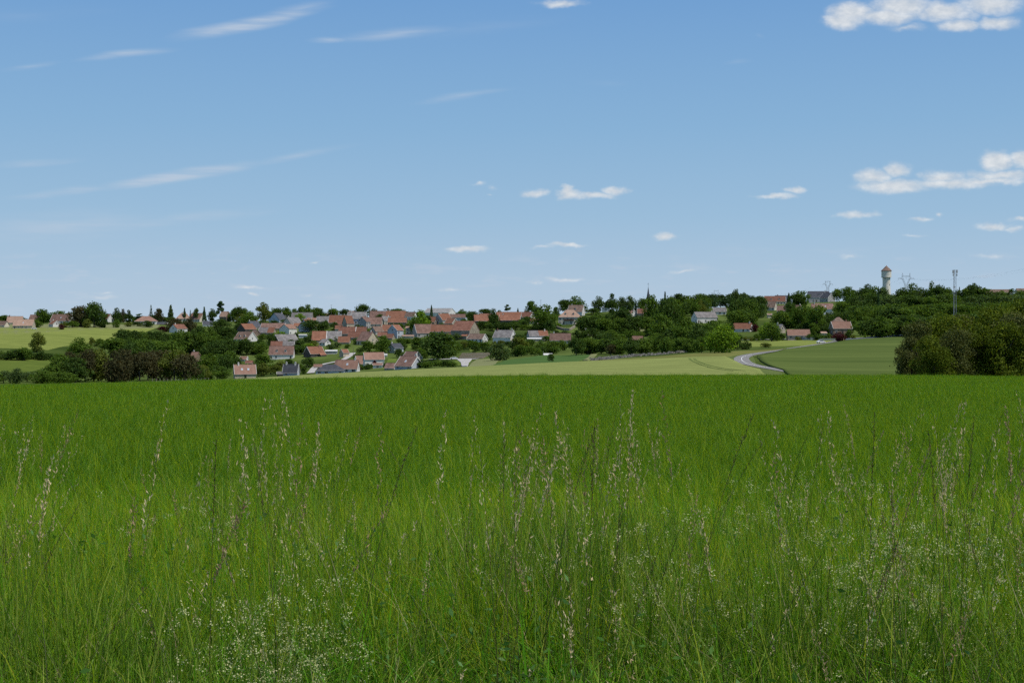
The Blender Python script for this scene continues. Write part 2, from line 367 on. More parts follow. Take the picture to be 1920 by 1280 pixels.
patch('lawn', [(1100, 571, 1122, 571), (1100, 589, 1122, 589)][::-1], M_lawn, .2); patch('lawn', [(482, 662, 500, 660), (484, 651, 500, 648)], M_lawn, .15)
patch('grass_slope', [(1172, 622, 1210, 621), (1172, 600, 1206, 596)], M_grey, .2)
patch('pasture', [(925, 664, 1010, 663), (925, 655, 1010, 652)], M_lawn, .12); patch('gravel_track', [(1092, 676, 1102, 676), (1108, 664, 1120, 664)], M_grey, .25, 420, nu=12)
patch('yellow_field', [(-500, 656, 90, 656), (-500, 650, 120, 649), (-500, 640, 205, 640), (-500, 632, 262, 626), (-500, 627, 292, 615.5)], M_hay, .15, nu=120)
patch('grey_green_strip', [(-500, 626.5, 40, 626.5), (-500, 625, 120, 620.5), (-500, 616, 295, 615), (-500, 612, 300, 609)], M_grey, .15, nu=80)
patch('left_meadow', [(-500, 703, 40, 700), (-500, 690, 90, 688), (-500, 671, 185, 671)], crop('left_pasture', (.085, .125, .025), (.115, .15, .03), .1), .12, nu=80)
road, rq = ribbon('road', [(1512, -215), (1500, 701), (1478, 697), (1447, 692), (1420, 687), (1400, 682), (1391, 676), (1393, 670), (1410, 665), (1450, 658.5), (1490, 652.5), (1530, 646.5), (1560, 641.5), (1575, 637)], 4.3, M_asph, .15)
road['kind'] = 'structure'
M_tram = crop('tramline', (.125, .165, .05), (.14, .18, .055))
for dx_ in (0, 9):
    tq, _ = ribbon('tramline', [(1293 + dx_, 673), (1296 + dx_, 677), (1306 + dx_ * 1.1, 682), (1318 + dx_ * 1.3, 687), (1340 + dx_ * 1.8, 693), (1375 + dx_ * 2.3, 698)], .6, M_tram, .30, 190, sub=6); tq['kind'] = 'structure'
ln, _ = ribbon('road_marking', [(1447, 692), (1420, 687), (1400, 682), (1391, 676), (1393, 670), (1410, 665)], .22, M_line, .18); ln['kind'] = 'structure'
r2, _ = ribbon('road', [(1300, 640), (1395, 637.5), (1450, 637), (1520, 636.5), (1590, 636), (1640, 632)], 4.5, M_asph, .3, 480); r2['kind'] = 'structure'
r3, _ = ribbon('lane', [(582, 700), (590, 690), (604, 684), (640, 676), (655, 668), (662, 662)], 4.0, M_path, .3); r3['kind'] = 'structure'
r4, _ = ribbon('lane', [(806, 674), (850, 673.7), (895, 673.5)], 3.2, M_path, .3); r4['kind'] = 'structure'
r5, _ = ribbon('lane', [(1075, 627), (1105, 628.5), (1135, 630), (1160, 631)], 2.5, M_path, .3); r5['kind'] = 'structure'

# ================================================================ buildings
def wallm(n, c, v=.10): return mat('wall_' + n, tuple(x * .88 for x in c), .9, v, .35, spec=.1, bump=0)
WM = {'white': wallm('white', (.74, .72, .68)), 'cream': wallm('cream', (.66, .60, .48)), 'grey': wallm('grey', (.42, .41, .39), .2),
      'stone': wallm('stone', (.36, .31, .24), .3), 'beige': wallm('beige', (.52, .45, .34), .2), 'dark': wallm('dark', (.10, .09, .085), .3),
      'blue': wallm('blue', (.50, .53, .58), .1), 'brown': wallm('brown', (.24, .18, .14), .3), 'pink': wallm('pink', (.50, .38, .33), .15)}  # blue: bluish shade of gables and fronts put into the wall colour
def roofm(n, c, c2=None, v=.22): return mat('roof_' + n, c, .85, v, .45, c2, spec=.08, tint=.50, detail=6)
RM = {'orange': roofm('orange', (.26, .12, .078), (.29, .14, .09), .14), 'salmon': roofm('salmon', (.275, .16, .12), (.31, .185, .14), .1), 'red': roofm('red', (.215, .10, .07), (.25, .125, .09), .16),
      'mauve': roofm('mauve', (.205, .125, .10), (.25, .155, .125)), 'brown': roofm('brown', (.20, .135, .105), (.25, .175, .14)), 'tan': roofm('tan', (.40, .26, .19), (.43, .29, .22), .12),
      'grey': roofm('grey', (.20, .185, .18), (.27, .25, .24)), 'slate': roofm('slate', (.075, .08, .095), (.10, .105, .12), .12), 'metal': roofm('metal', (.34, .33, .32), (.42, .41, .40), .12), 'white': roofm('white', (.70, .70, .68), v=.06)}
M_pane = mat('window_dark', (.025, .03, .035), .15, .2, spec=.6); M_frame = mat('window_frame', (.70, .69, .66), .6, .04); M_wood = mat('dark_wood', (.09, .055, .035), .8, .3)
M_brick = mat('chimney_brick', (.30, .16, .11), .9, .25, 2); M_plast = mat('chimney_render', (.62, .59, .54), .9, .1); M_gut = mat('eaves_trim', (.55, .53, .50), .7, .05)
WINM = {}
def winmesh(w_, h_, kind='window'):
    k = (round(w_, 1), round(h_, 1), kind)
    if k not in WINM:
        b = MB(); fr = .09
        if kind == 'door': b.box(-w_/2, w_/2, -.06, .02, 0, h_, 0); b.box(-w_/2 + .15, w_/2 - .15, -.08, -.06, .15, h_ - .15, 1)
        else:
            b.box(-w_/2, w_/2, -.04, .02, 0, h_, 0)
            for x0, x1, z0, z1 in ((-w_/2 - fr, -w_/2, -.05, h_ + fr), (w_/2, w_/2 + fr, -.05, h_ + fr), (-.03, .03, 0, h_)): b.box(x0, x1, -.09, .02, z0, z1, 1)
            b.box(-w_/2 - fr, w_/2 + fr, -.095, .02, h_, h_ + fr, 1); b.box(-w_/2 - .15, w_/2 + .15, -.16, .02, -.1, 0, 1)
        WINM[k] = mesh(kind, b.v, b.f, [M_wood, M_pane] if kind == 'door' else [M_pane, M_frame], mi=b.m)
    return WINM[k]
HOUSES = []
def slab(b, p, th=.22, mi=0):
    """a roof slope: quad or triangle given by its top corners, thickened downwards"""
    p = [Vector(q) for q in p]; n = (p[1] - p[0]).cross(p[-1] - p[0]).normalized()
    if n.z < 0: n = -n
    lo = [q - n * th for q in p]; k = len(p); vs = p + lo
    b.add(vs, [tuple(range(k)), tuple(range(2 * k - 1, k - 1, -1))] + [(i, k + i, k + (i + 1) % k, (i + 1) % k) for i in range(k)], mi)
def house(cx, yb, L, Wd, h, rise, th, roof, wall, label, hip=False, roof2=None, split=.5, chim=1, dorm=0, sky=0, win=1, cat='house', name='house', trim=False, D=None, asym=0, lean=None, group=None, parapet=False):
    rng = random.Random(int(cx * 7 + yb * 13))
    D = D or hit(cx, yb, 560, 1330)
    s = D / F; L, Wd, h, rise = L * s * 1.08, Wd * s * 1.05, h * s, rise * s
    x = (cx - 960) * s; yy = D + Wd * .3; z0 = EYE - (yb - HZ) * s if D > 1300 else min(zg(x, D), EYE - (yb - HZ) * s + .8)
    z0 = max(z0, zg(x, D) - 1.5)
    a = R(th); root = link(name, None, loc=(x, yy, z0), rot=(0, 0, a)); tag(root, label, cat, group)
    hl, hw = L / 2, Wd / 2; zb = -5.0; ry = asym * hw
    b = MB()      # walls
    if hip: b.add([(-hl, -hw, zb), (hl, -hw, zb), (hl, hw, zb), (-hl, hw, zb), (-hl, -hw, h), (hl, -hw, h), (hl, hw, h), (-hl, hw, h)], [(0, 1, 5, 4), (1, 2, 6, 5), (2, 3, 7, 6), (3, 0, 4, 7), (4, 5, 6, 7)])
    else: b.add([(-hl, -hw, zb), (hl, -hw, zb), (hl, hw, zb), (-hl, hw, zb), (-hl, -hw, h), (hl, -hw, h), (hl, hw, h), (-hl, hw, h), (-hl, ry, h + rise), (hl, ry, h + rise)],
               [(0, 1, 5, 4), (2, 3, 7, 6), (1, 2, 6, 9, 5), (3, 0, 4, 8, 7), (4, 5, 9, 8), (6, 7, 8, 9)])
    wl = b.build('wall', WM[wall], root)
    ov = .35; ev = h - ov * rise / hw + .12; tz = h + rise + .12; oe = .25
    def section(x0, x1, m, e0, e1):
        r = MB(); slab(r, [(x0 - e0, -hw - ov, ev), (x1 + e1, -hw - ov, ev), (x1 + e1, ry, tz), (x0 - e0, ry, tz)]); slab(r, [(x1 + e1, hw + ov, ev), (x0 - e0, hw + ov, ev), (x0 - e0, ry, tz), (x1 + e1, ry, tz)])
        rr = .12; r.tube((x0 - e0, ry, tz - .02), (x1 + e1, ry, tz - .02), rr, n=6)
        r.tube((x0 - e0, -hw - ov, ev - .1), (x1 + e1, -hw - ov, ev - .1), .07, n=5, mi=1)
        if trim or rng.random() < .35:
            for ex in ((x0 - e0) if e0 else None, (x1 + e1) if e1 else None):
                if ex is None: continue
                t_ = .28 if trim else .10
                for sy in (-1, 1): slab(r, [(ex - .05, sy * (hw + ov), ev + .06), (ex + .05 + t_ * .3, sy * (hw + ov), ev + .06), (ex + .05 + t_ * .3, ry, tz + .06), (ex - .05, ry, tz + .06)], .22 + t_, 2)
        return r.build('roof', [RM[m], M_gut, WM['white']], root)
    if hip:
        q = min(hl * .85, hw * (1.0 if hip is True else hip)); r = MB(); e = [(-hl - ov, -hw - ov, ev), (hl + ov, -hw - ov, ev), (hl + ov, hw + ov, ev), (-hl - ov, hw + ov, ev)]; t0 = (-hl + q, 0, tz); t1 = (hl - q, 0, tz)
        slab(r, [e[0], e[1], t1, t0]); slab(r, [e[2], e[3], t0, t1]); slab(r, [e[1], e[2], t1]); slab(r, [e[3], e[0], t0]); r.tube(t0, t1, .12)
        r.tube(e[0], e[1], .08, n=5, mi=1); rf = r.build('roof', [RM[roof], M_gut], root)
    elif roof2:
        xs = -hl + L * split; rf = section(-hl, xs - .02, roof, oe, 0); r2_ = section(xs + .02, hl, roof2, 0, oe)
        if parapet: pb = MB(); slab(pb, [(xs - .2, -hw - ov, ev + .25), (xs + .2, -hw - ov, ev + .25), (xs + .2, ry, tz + .25), (xs - .2, ry, tz + .25)], .4); pb.build('parapet', WM['white'], root)
    else: rf = section(-hl, hl, roof, oe, oe)
    for k in range(chim):
        cxx = (rng.uniform(.55, .85) * hl) * (1 if k % 2 == (int(cx) % 2) else -1); cz = h + rise; cy = ry + rng.uniform(-.1, .15) * hw; cb = MB()
        if hip: cxx *= .3
        cb.box(cxx - .38, cxx + .38, cy - .3, cy + .3, cz - 1.0, cz + 1.0); cb.box(cxx - .45, cxx + .45, cy - .37, cy + .37, cz + 1.0, cz + 1.12); cb.tube((cxx, cy, cz + 1.12), (cxx, cy, cz + 1.4), .13, .11)
        cb.build('chimney', M_brick if rng.random() < .35 else M_plast, rf)
    sl = rise / hw
    for k in range(dorm):
        dx = (k - (dorm - 1) / 2) * L / max(dorm, 1) * .72; dyb = -hw * .72; zb_ = h + (hw + dyb) * sl; w_ = .75; hh = 1.25; db = MB()
        db.box(dx - w_, dx + w_, dyb, dyb + hh / max(sl, .3) + .3, zb_, zb_ + hh)
        slab(db, [(dx - w_ - .15, dyb - .2, zb_ + hh - .05), (dx, dyb - .2, zb_ + hh + .7), (dx, dyb + 2.6, zb_ + hh + .7), (dx - w_ - .15, dyb + 2.6, zb_ + hh - .05)], .12, 1)
        slab(db, [(dx, dyb - .2, zb_ + hh + .7), (dx + w_ + .15, dyb - .2, zb_ + hh - .05), (dx + w_ + .15, dyb + 2.6, zb_ + hh - .05), (dx, dyb + 2.6, zb_ + hh + .7)], .12, 1)
        db.add([(dx - w_, dyb - .01, zb_ + hh), (dx + w_, dyb - .01, zb_ + hh), (dx, dyb - .01, zb_ + hh + .6)], [(0, 1, 2)])
        do = db.build('dormer', [WM[wall], RM[roof]], rf); link('window', winmesh(.9, 1.0), do, (dx, dyb - .01, zb_ + .15))
    for k in range(sky):
        dx = (k - (sky - 1) / 2) * L / max(sky, 1) * .6; vv = .45; dyb = -hw + hw * vv; zc = h + hw * vv * sl + .12; an = math.atan2(rise, hw)
        sb = MB(); sb.box(-.45, .45, -.6, .6, .02, .12, 1); sb.box(-.36, .36, -.5, .5, .12, .14, 0)
        sb.build('skylight', [mat('skylight_glass', (.35, .42, .5), .12, .1, spec=.9), M_frame], rf, loc=(dx, dyb, zc), rot=(an, 0, 0))
    if win:
        rows_ = max(1, int(h / 2.7)); ncol = max(1, int(L / (2.9 if win == 1 else 2.0)))
        done_door = False
        for sgn, rz in ((-1, 0), (1, math.pi)):
            for fl in range(rows_):
                for c_ in range(ncol):
                    if rng.random() < .22: continue
                    xx = (-hl + (c_ + .5) * L / ncol) * 1.0; z_ = .9 + fl * 2.7
                    if h < 2.1 or z_ + 1.35 > h + .2: z_ = max(.3, h - 1.6)
                    if fl == 0 and not done_door and rng.random() < .4 and h > 2.1: done_door = True; link('door', winmesh(1.0, 2.1, 'door'), root, (xx, sgn * hw, .02), (0, 0, rz))
                    else: link('window', winmesh(rng.choice((1.0, 1.2, 1.5)), 1.3 if h > 2 else .9), root, (xx, sgn * hw, z_), (0, 0, rz))
        if not hip:
            for sgn in (-1, 1):
                if Wd > 5 and rng.random() < .8: link('window', winmesh(1.0, 1.2), root, (sgn * hl, 0, max(h - .3, .9)), (0, 0, sgn * math.pi / 2))
                if h > 3 and rng.random() < .6: link('window', winmesh(1.0, 1.2), root, (sgn * hl, rng.uniform(-.5, .5) * hw, 1.0), (0, 0, sgn * math.pi / 2))
    if lean:   # lean-to along the front: (x0 frac, x1 frac, depth px, roof)
        f0, f1, dp, rm = lean; x0 = -hl + L * f0; x1 = -hl + L * f1; dp *= s; lb = MB(); lh = min(h * .75, 2.4)
        lb.box(x0 + .2, x1 - .2, -hw - dp + .25, -hw - .003, zb, lh - .35); lb.build('annex', WM[wall], root); rb = MB(); slab(rb, [(x0, -hw - dp, lh - .25), (x1, -hw - dp, lh - .25), (x1, -hw - .02, lh + dp * .35), (x0, -hw - .02, lh + dp * .35)]); rb.build('roof', RM[rm], root)
    HOUSES.append(dict(px=cx, w=(abs(math.cos(a)) * L + abs(math.sin(a)) * Wd) / s, top=yb - (h + rise) / s, bot=yb, D=D, label=label, name=name))
    return root
H = house
# --- left ridge
H(3,613,20,12,4,7,-22,'brown','cream','small brown roofed house cut by the left edge of the view')
H(27,608,26,14,4,11,4,'tan','cream','tan roofed house behind the pale pink roofed house at far left', win=0)
H(43,616,33,20,6,11,4,'tan','beige','pale pink roofed bungalow facing the yellow field at far left', chim=0, sky=1)
H(64,604,17,14,4,10,-10,'mauve','cream','small reddish roof half hidden by trees near the left edge')
H(115,607,36,20,6,12,-10,'mauve','white','large dull red roof with skylight above the yellow field', sky=1)
H(101,613,18,14,6,6,-48,'orange','white','low house with lit white gable below the large dull red roof')
H(202,602,17,14,5,8,-42,'red','white','red roofed house with bright gable right of the big dark trees')
H(222,602,18,12,4,6,-8,'brown','cream','brown roofed cream house half sunk in the ridge trees')
H(272,608,36,24,6,9,6,'salmon','white','wide hipped pink roof house above the yellow field corner', hip=True)
H(304,609,18,10,2,3,0,'slate','dark','low dark shed at the right end of the yellow field', chim=0, win=0, cat='shed', name='shed')
H(343,602,24,16,5,10,3,'tan','cream','tan hipped roof under spiky conifers on the left ridge', hip=True)
H(369,603,26,18,5,11,-30,'salmon','cream','pink roofed house with cream gable between ridge conifers')
H(333,624,24,19,8,8,58,'red','white','white chalet with dark balcony and red roof in the left trees')
H(389,612,17,12,4,6,10,'slate','white','dark roofed modern house with a tall white wall strip', chim=1)
H(421,598,15,13,5,9,-25,'tan','brown','small ochre house left of the round ridge trees')
H(459,641,31,26,6,13,-30,'brown','white','pink brown roofed house with lit white gable and two dormers', dorm=2, chim=0, asym=0)
H(461,624,24,24,7,10,48,'orange','dark','dark gabled barn with one orange roof slope', chim=0, win=0, cat='barn', name='barn')  # dark wall colour carries the shade on the gable
H(474,617,24,16,5,10,60,'slate','grey','dark roofed house with chimneys behind the dark barn', chim=2)
H(478,630,14,12,5,6,-50,'brown','brown','little brown gabled outbuilding beside the white gabled house', chim=0, win=0, cat='outbuilding', name='outbuilding')
H(500,627,28,16,4,9,-12,'grey','stone','low roof of grey tiles turning orange at its right', roof2='orange', split=.6, chim=0)
H(511,619,40,16,4,9,-2,'mauve','stone','long low mauve roof below the blue grey gable', chim=0)
H(520,605,22,24,6,12,62,'slate','blue','big blue grey gable on the upper left of the village', chim=1)
H(533,597,14,14,4,7,-45,'brown','cream','small lit cream gable peeping over the blue grey gable')
H(547,616,26,24,9,12,50,'grey','cream','grey roofed house with cream front beside the bright green tree')
H(539,627,22,22,11,8,62,'salmon','white','white gable with two square windows and pink roof')
H(557,616,12,10,5,5,0,'orange','cream','tiny orange roof wedged between two pale gables', chim=0)
H(576,621,22,24,10,12,58,'orange','blue','blue grey gable with a strip of orange roof at its top')
H(566,604,36,18,5,13,-2,'grey','stone','wide grey mauve roof on the skyline behind the bright green tree', chim=0, win=0)
H(592,607,30,14,4,7,-4,'salmon','stone','pinkish roof running right from the blue grey gable with orange strip', chim=2)
H(568,633,14,6,5,1,0,'white','white','flat white shed beside garden hedges in the middle village', chim=0, win=0, cat='shed', name='shed')
H(612,641,50,24,5,15,2,'orange','stone','long farm roof half orange and half grey with pale verge line', roof2='grey', split=.5, parapet=True, chim=0, lean=(.05,.3,6,'orange'))
H(609,648,14,14,6,6,-40,'grey','white','tiny cottage with grey roof and white end wall', chim=0)
H(532,650,38,44,4,19,38,'grey','stone','huge grey brown barn roof with broad stone gable facing left', chim=0, asym=0, win=0, cat='barn', name='barn')
H(529,657,40,20,5,12,6,'red','stone','middle farm roof striped orange and grey', roof2='grey', split=.5, chim=0, sky=0)
H(527,673,42,24,9,15,3,'mauve','white','mauve roofed farmhouse with two black roof openings and white front', chim=0, dorm=2)
H(588,669,28,28,6,13,36,'orange','dark','orange roof over a dark gable with a low white wall at right', lean=(.55,.98,8,'orange'))
H(621,664,20,10,6,1.5,4,'white','grey','open carport with flat white top in the village gardens', chim=0, win=0, cat='carport', name='carport')
H(457,709,36,28,9,16,17,'salmon','beige','salmon roofed house with two skylights alone at the field edge left of the village', sky=2, chim=1)
H(545,704,26,14,7,14,-8,'slate','blue','slate roofed white house with garage beside the little grey shed', chim=2)
H(525,705,10,8,5,3,4,'grey','brown','little grey garden shed left of the slate roofed white house', chim=0, win=0, cat='shed', name='shed')
H(457,677,12,10,4,5,-10,'salmon','white','scrap of pink roof among trees above the salmon roofed house', chim=0)
H(467,683,12,8,3,4,-10,'red','brown','scrap of dull red roof among trees above the salmon roofed house', chim=0, win=0)
H(365,677,14,18,5,12,-28,'salmon','brown','lone salmon roof deep in the left wood')
H(618,701,48,30,7,10,4,'slate','blue','wide slate hipped bungalow at the field edge', hip=True, chim=0)
H(637,697,16,24,7,15,-25,'mauve','white','narrow mauve roof squeezed between the slate bungalow and pink roof', chim=0)
H(652,698,36,22,8,15,-8,'salmon','white','pink roofed white house at the field edge with one skylight', sky=1, chim=1)
H(596,690,14,10,3,4,3,'salmon','brown','low pink roof behind the slate hipped bungalow', chim=0, win=0, cat='shed', name='shed')
H(700,688,34,22,15,12,14,'salmon','white','tall two storey white house with pink roof and square windows', chim=0)
H(681,688,28,22,7,14,20,'salmon','cream','pink roofed house with one arched dormer beside the tall white house', dorm=1, chim=0)
H(708,690,16,10,6,3,4,'salmon','white','low pink link roof in front of the tall white house', chim=0)
H(772,680,26,26,8,13,-38,'mauve','grey','rear wing with grey gable behind the white trimmed house', chim=0)
H(766,692,36,34,6,17,-34,'mauve','blue','big pink brown roof with white bargeboards at the field edge', trim=True, sky=1, chim=1)
H(733,693,18,16,4,8,-22,'mauve','grey','pink roofed garage left of the white trimmed house', chim=0, win=0, cat='garage', name='garage')
H(741,661,20,20,9,8,42,'slate','blue','small blue grey bungalow with slate roof amid garden trees', chim=1)
H(645,669,12,12,8,6,42,'orange','beige','little orange roofed shed with beige end beside the lane', chim=0, win=0, cat='shed', name='shed')
H(723,669,5,4,4,1.5,0,'white','white','tiny white garden cabin right of the tall white house', chim=0, win=0, cat='cabin', name='garden_cabin')
# --- village heart
H(602,598,34,12,4,6,-2,'orange','stone','faded orange roof on the skyline left of the village heart', chim=0, win=0)
H(607,607,24,14,5,9,-4,'grey','stone','grey tiled roof left of the large brown orange roof')
H(632,611,28,20,7,13,-3,'orange','stone','large brown orange roof with white verge lines in the upper village', chim=1)
H(640,614,18,12,6,6,0,'red','stone','low dull red lean-to roof under the brown orange roof', chim=0)
H(652,616,14,18,10,14,35,'orange','beige','narrow tan gable with steep orange roof beside the brown orange roof')
H(663,592,18,14,3,6,5,'salmon','cream','small pink roof with two chimneys highest in the village heart', chim=2)
H(669,613,32,20,16,12,-6,'grey','blue','tall grey roofed house with shaded blue front', chim=1)
H(682,616,14,18,13,9,66,'mauve','grey','grey gable standing right of the tall shaded blue front')
H(701,614,28,16,7,12,-2,'mauve','cream','mauve roofed cream house with three dark windows', chim=0, win=1)
H(722,609,16,14,8,8,45,'grey','beige','grey roofed house with tan gable right of the mauve roof')
H(727,598,62,18,3,12,-3,'mauve','stone','very long mauve and orange roof on the skyline', roof2='orange', split=.45, chim=1, win=0)
H(770,600,18,12,7,8,-25,'brown','white','brown roof with lit white gable at the skyline right of the long roof')
H(745,613,32,16,9,8,-3,'orange','brown','bright orange roof over a brown wall in the village centre', chim=1)
H(741,634,17,22,15,10,56,'orange','blue','tall blue grey gabled house with lit cream side and orange roof strip')
H(725,625,16,14,5,11,-12,'orange','brown','orange roof left of the tall blue grey gabled house', chim=0)
H(706,627,18,18,6,9,42,'brown','grey','grey gable with brown pink roof low in the village centre', chim=1)
H(661,630,48,18,5,12,-3,'red','stone','long dark orange roof crossed by white party walls', roof2='red', split=.62, parapet=True, chim=1)
H(668,637,28,14,5,10,-3,'red','stone','mauve red roof just below the long dark orange roof', chim=0)
H(688,646,26,28,8,16,-38,'mauve','beige','steep mauve roof with lit beige gable above the garden trees')
H(645,645,20,14,4,10,-4,'orange','stone','orange roof beside the steep mauve roof half behind trees', chim=0)
H(635,620,12,10,4,6,0,'orange','beige','tiny orange roof peeking between the long farm roof and the heart', chim=0)
H(717,632,16,10,3,6,-3,'red','stone','low red roof over the garden tree in the village centre', chim=0)
H(732,637,12,12,4,7,-20,'red','stone','small red roof left of the blue grey gabled house foot', chim=0)
H(768,628,13,16,13,3,0,'tan','beige','flat topped beige wall building right of the blue grey gable', chim=0, win=2)
H(765,636,20,10,6,2,0,'tan','beige','low beige courtyard shed with pale edge', chim=0, win=0, cat='shed', name='shed')
# --- right half of the village
H(824,592,48,30,6,8,-24,'metal','white','large farm hangar with grey sheet roof and pale gable on the skyline', chim=0, win=0, cat='hangar', name='hangar')
H(811,609,11,12,6,9,-20,'orange','brown','small orange roof right of the big leafy village tree')
H(831,608,24,22,8,12,46,'orange','grey','grey gable with orange roof below the hangar')
H(846,614,20,16,8,9,-44,'orange','stone','orange roof with stone gable turned right below the hangar', chim=0)
H(857,603,32,18,8,6,-8,'mauve','blue','dark mauve roofed shed with bluish white wall', chim=0, win=0, cat='shed', name='shed')
H(903,608,27,18,7,11,10,'orange','dark','open barn with orange roof and dark front', chim=0, win=0, cat='barn', name='barn')  # no real opening: shade inside the barn painted as a dark wall
H(911,598,22,12,4,6,0,'red','brown','dull red roof behind the open barn with dark front', chim=0, win=0)
H(796,632,38,26,8,16,24,'mauve','grey','mauve brown roof with grey left gable and white patch', chim=1)
H(829,634,38,20,13,12,-4,'orange','beige','orange roofed beige farmhouse with small dark windows', chim=0, lean=(.72,1.0,8,'orange'))
H(872,635,38,34,16,17,-30,'red','stone','biggest barn of the village with red roof and brown gable', chim=0, win=0, cat='barn', name='barn', lean=(.62,.95,8,'orange'))
H(895,642,30,20,7,9,-28,'brown','white','brown roofed low house with tall white gable beside the biggest barn', chim=0)
H(946,645,34,24,13,13,-26,'grey','white','white two storey house with grey brown roof and two chimneys', chim=2)
H(1008,639,34,22,10,9,12,'grey','grey','house whose roof is half grey and half orange with dark left gable', roof2='orange', split=.52, chim=1)
H(1005,640,30,8,5,1.5,2,'white','beige','low white roofed lean-to shed before the half orange roof', chim=0, win=0, cat='shed', name='shed')
H(1051,645,36,18,8,12,-4,'mauve','beige','mauve roofed beige house with white chimney near garden trees', chim=1)
H(957,598,50,16,4,9,-2,'orange','stone','long orange roof on the skyline behind another orange roof', chim=1)
H(957,607,38,20,7,10,-14,'orange','dark','orange roofed barn with lit white end wall and tall chimney', chim=1, win=0, cat='barn', name='barn')
H(989,600,20,18,6,9,-32,'red','white','red brown roof with white gable at the end of the orange roofs')
H(1001,607,14,10,5,5,-8,'orange','cream','small orange outbuilding below the red brown roof', chim=0, cat='outbuilding', name='outbuilding')
H(1069,608,38,26,14,13,-8,'tan','cream','mansion with hipped brown orange roof two dormers and dark balcony', hip=True, dorm=2, chim=1)
H(1081,592,26,18,8,12,-20,'brown','white','brown roof with lit white gable behind the hipped mansion', dorm=1, chim=1)
H(1186,596,11,13,8,6,-55,'salmon','white','narrow bright white gable in the trees right of the mansion')
H(1204,596,16,14,9,8,-4,'red','brown','red roofed brown house with white chimney below the spire', chim=1)
H(1196,640,18,12,3,7,-20,'salmon','brown','salmon roof just showing over the hedge trees below the spire', chim=0, win=0)
H(1322,605,40,22,10,10,20,'grey','white','long grey roofed white house in the wooded right slope')
H(1350,590,22,16,6,7,-6,'grey','white','small white house with grey brown roof above the long white house', chim=0)
H(1394,622,32,20,6,10,-30,'orange','white','orange roofed house with white right gable above the meadow hedge')
H(1454,571,36,20,6,10,-5,'red','cream','red brown roof with two dormers on the right skyline', dorm=2, chim=0)
H(1467,566,24,14,4,8,0,'slate','grey','dark roof behind the red brown roof with dormers', chim=1)
H(1449,582,13,16,6,11,-30,'brown','cream','steep brown slope below the red brown roof with dormers', chim=0)
H(1466,588,14,14,6,9,-18,'mauve','cream','mauve roofed house in trees left of the tall roadside tree')
H(1496,586,20,16,6,8,-50,'mauve','white','white gable with low mauve porch roof on the right slope')
H(1443,596,7,6,6,2,0,'tan','cream','tiny cream wall among dark trees on the right slope', chim=0, win=0, cat='outbuilding', name='outbuilding')
H(1463,625,14,14,9,8,-58,'grey','beige','pale grey gable behind the meadow tree')
H(1498,637,38,20,9,10,-4,'salmon','pink','pinkish roofed house behind the two tall roadside trees', chim=0)
H(1536,566,36,22,9,11,-4,'slate','grey','large slate roofed house on the skyline right of the round tree', dorm=1)
H(1553,566,20,18,8,9,-60,'slate','grey','grey gable with slate roof at the right end of the large slate house')
H(1543,590,36,20,11,10,-10,'mauve','white','mauve red roofed white house with lit right verge', sky=2)
H(1516,590,18,8,4,1.5,0,'white','white','flat roofed white annex left of the mauve red roofed house', chim=0, win=0, cat='annex', name='garden_annex')
H(1599,565,15,10,5,2.5,0,'white','cream','small pale flat cabin in trees left of the water tower', chim=0, win=0, cat='cabin', name='garden_cabin')
H(1613,565,12,14,8,9,-40,'brown','stone','brown gabled house left of the water tower', chim=0)
H(1573,616,22,18,12,9,0,'brown','stone','small dark hipped roof behind the salmon roofed corner house', hip=True, chim=0)
H(1578,627,33,22,12,12,5,'salmon','brown','salmon roofed corner house behind the dark red bush', chim=1)
H(1545,629,10,8,5,2,0,'tan','beige','small beige hut left of the salmon roofed corner house', chim=0, win=0, cat='hut', name='hut')
H(1814,550,12,12,6,6,0,'brown','beige','brown roof showing through trees right of the antenna mast', chim=0)
H(1870,549,50,16,4,6,0,'brown','beige','long brown roof on the far right skyline', chim=0)
H(1879,556,10,8,6,3,-20,'tan','cream','pale gable below the long far right roof', chim=0)
H(1917,550,18,14,4,7,0,'brown','cream','brown roof cut by the right edge of the view', chim=0)
H(1136,583,12,8,6,1,0,'grey','white','pale garden wall building between the two lollipop trees', chim=0, win=0, cat='outbuilding', name='outbuilding')

# --- balcony and terrace of the mansion
def wall_line(name, pts, th, hgt, m, label, cat, z_extra=.8, dmin=560, rough_top=0):
    rng = random.Random(5); P = []
    for px, py in pts:
        D = hit(px, py, dmin); P.append(ground(px, D))
    b = MB()
    for i in range(len(P) - 1):
        n = max(1, int((P[i + 1] - P[i]).length / 2.0))
        for k in range(n):
            p = P[i].lerp(P[i + 1], k / n); q = P[i].lerp(P[i + 1], (k + 1) / n); d = (q - p).normalized(); nn = Vector((-d.y, d.x, 0)) * th / 2
            zt = rough_top * rng.uniform(-1, .4); z0 = min(zg(p.x, p.y), zg(q.x, q.y)) - z_extra
            c = [p + nn, p - nn, q - nn, q + nn]
            b.add([(v_.x, v_.y, z0) for v_ in c] + [(v_.x, v_.y, zg(v_.x, v_.y) + hgt + zt) for v_ in c], [(3, 2, 1, 0), (4, 5, 6, 7), (0, 1, 5, 4), (1, 2, 6, 5), (2, 3, 7, 6), (3, 0, 4, 7)])
    o = b.build(name, m); tag(o, label, cat); return o
wall_line('terrace_wall', [(1042, 615), (1055, 619), (1068, 620), (1078, 614), (1080, 608)], .8, 1.8, WM['stone'], 'curved stone terrace wall below the mansion', 'wall')
wall_line('garden_wall', [(1130, 584), (1142, 583)], .4, 1.5, WM['white'], 'short white garden wall near the lollipop trees', 'wall')
wall_line('boundary_wall', [(1520, 638), (1548, 638), (1572, 638)], .4, .9, WM['cream'], 'low pale boundary wall at the road junction', 'wall')
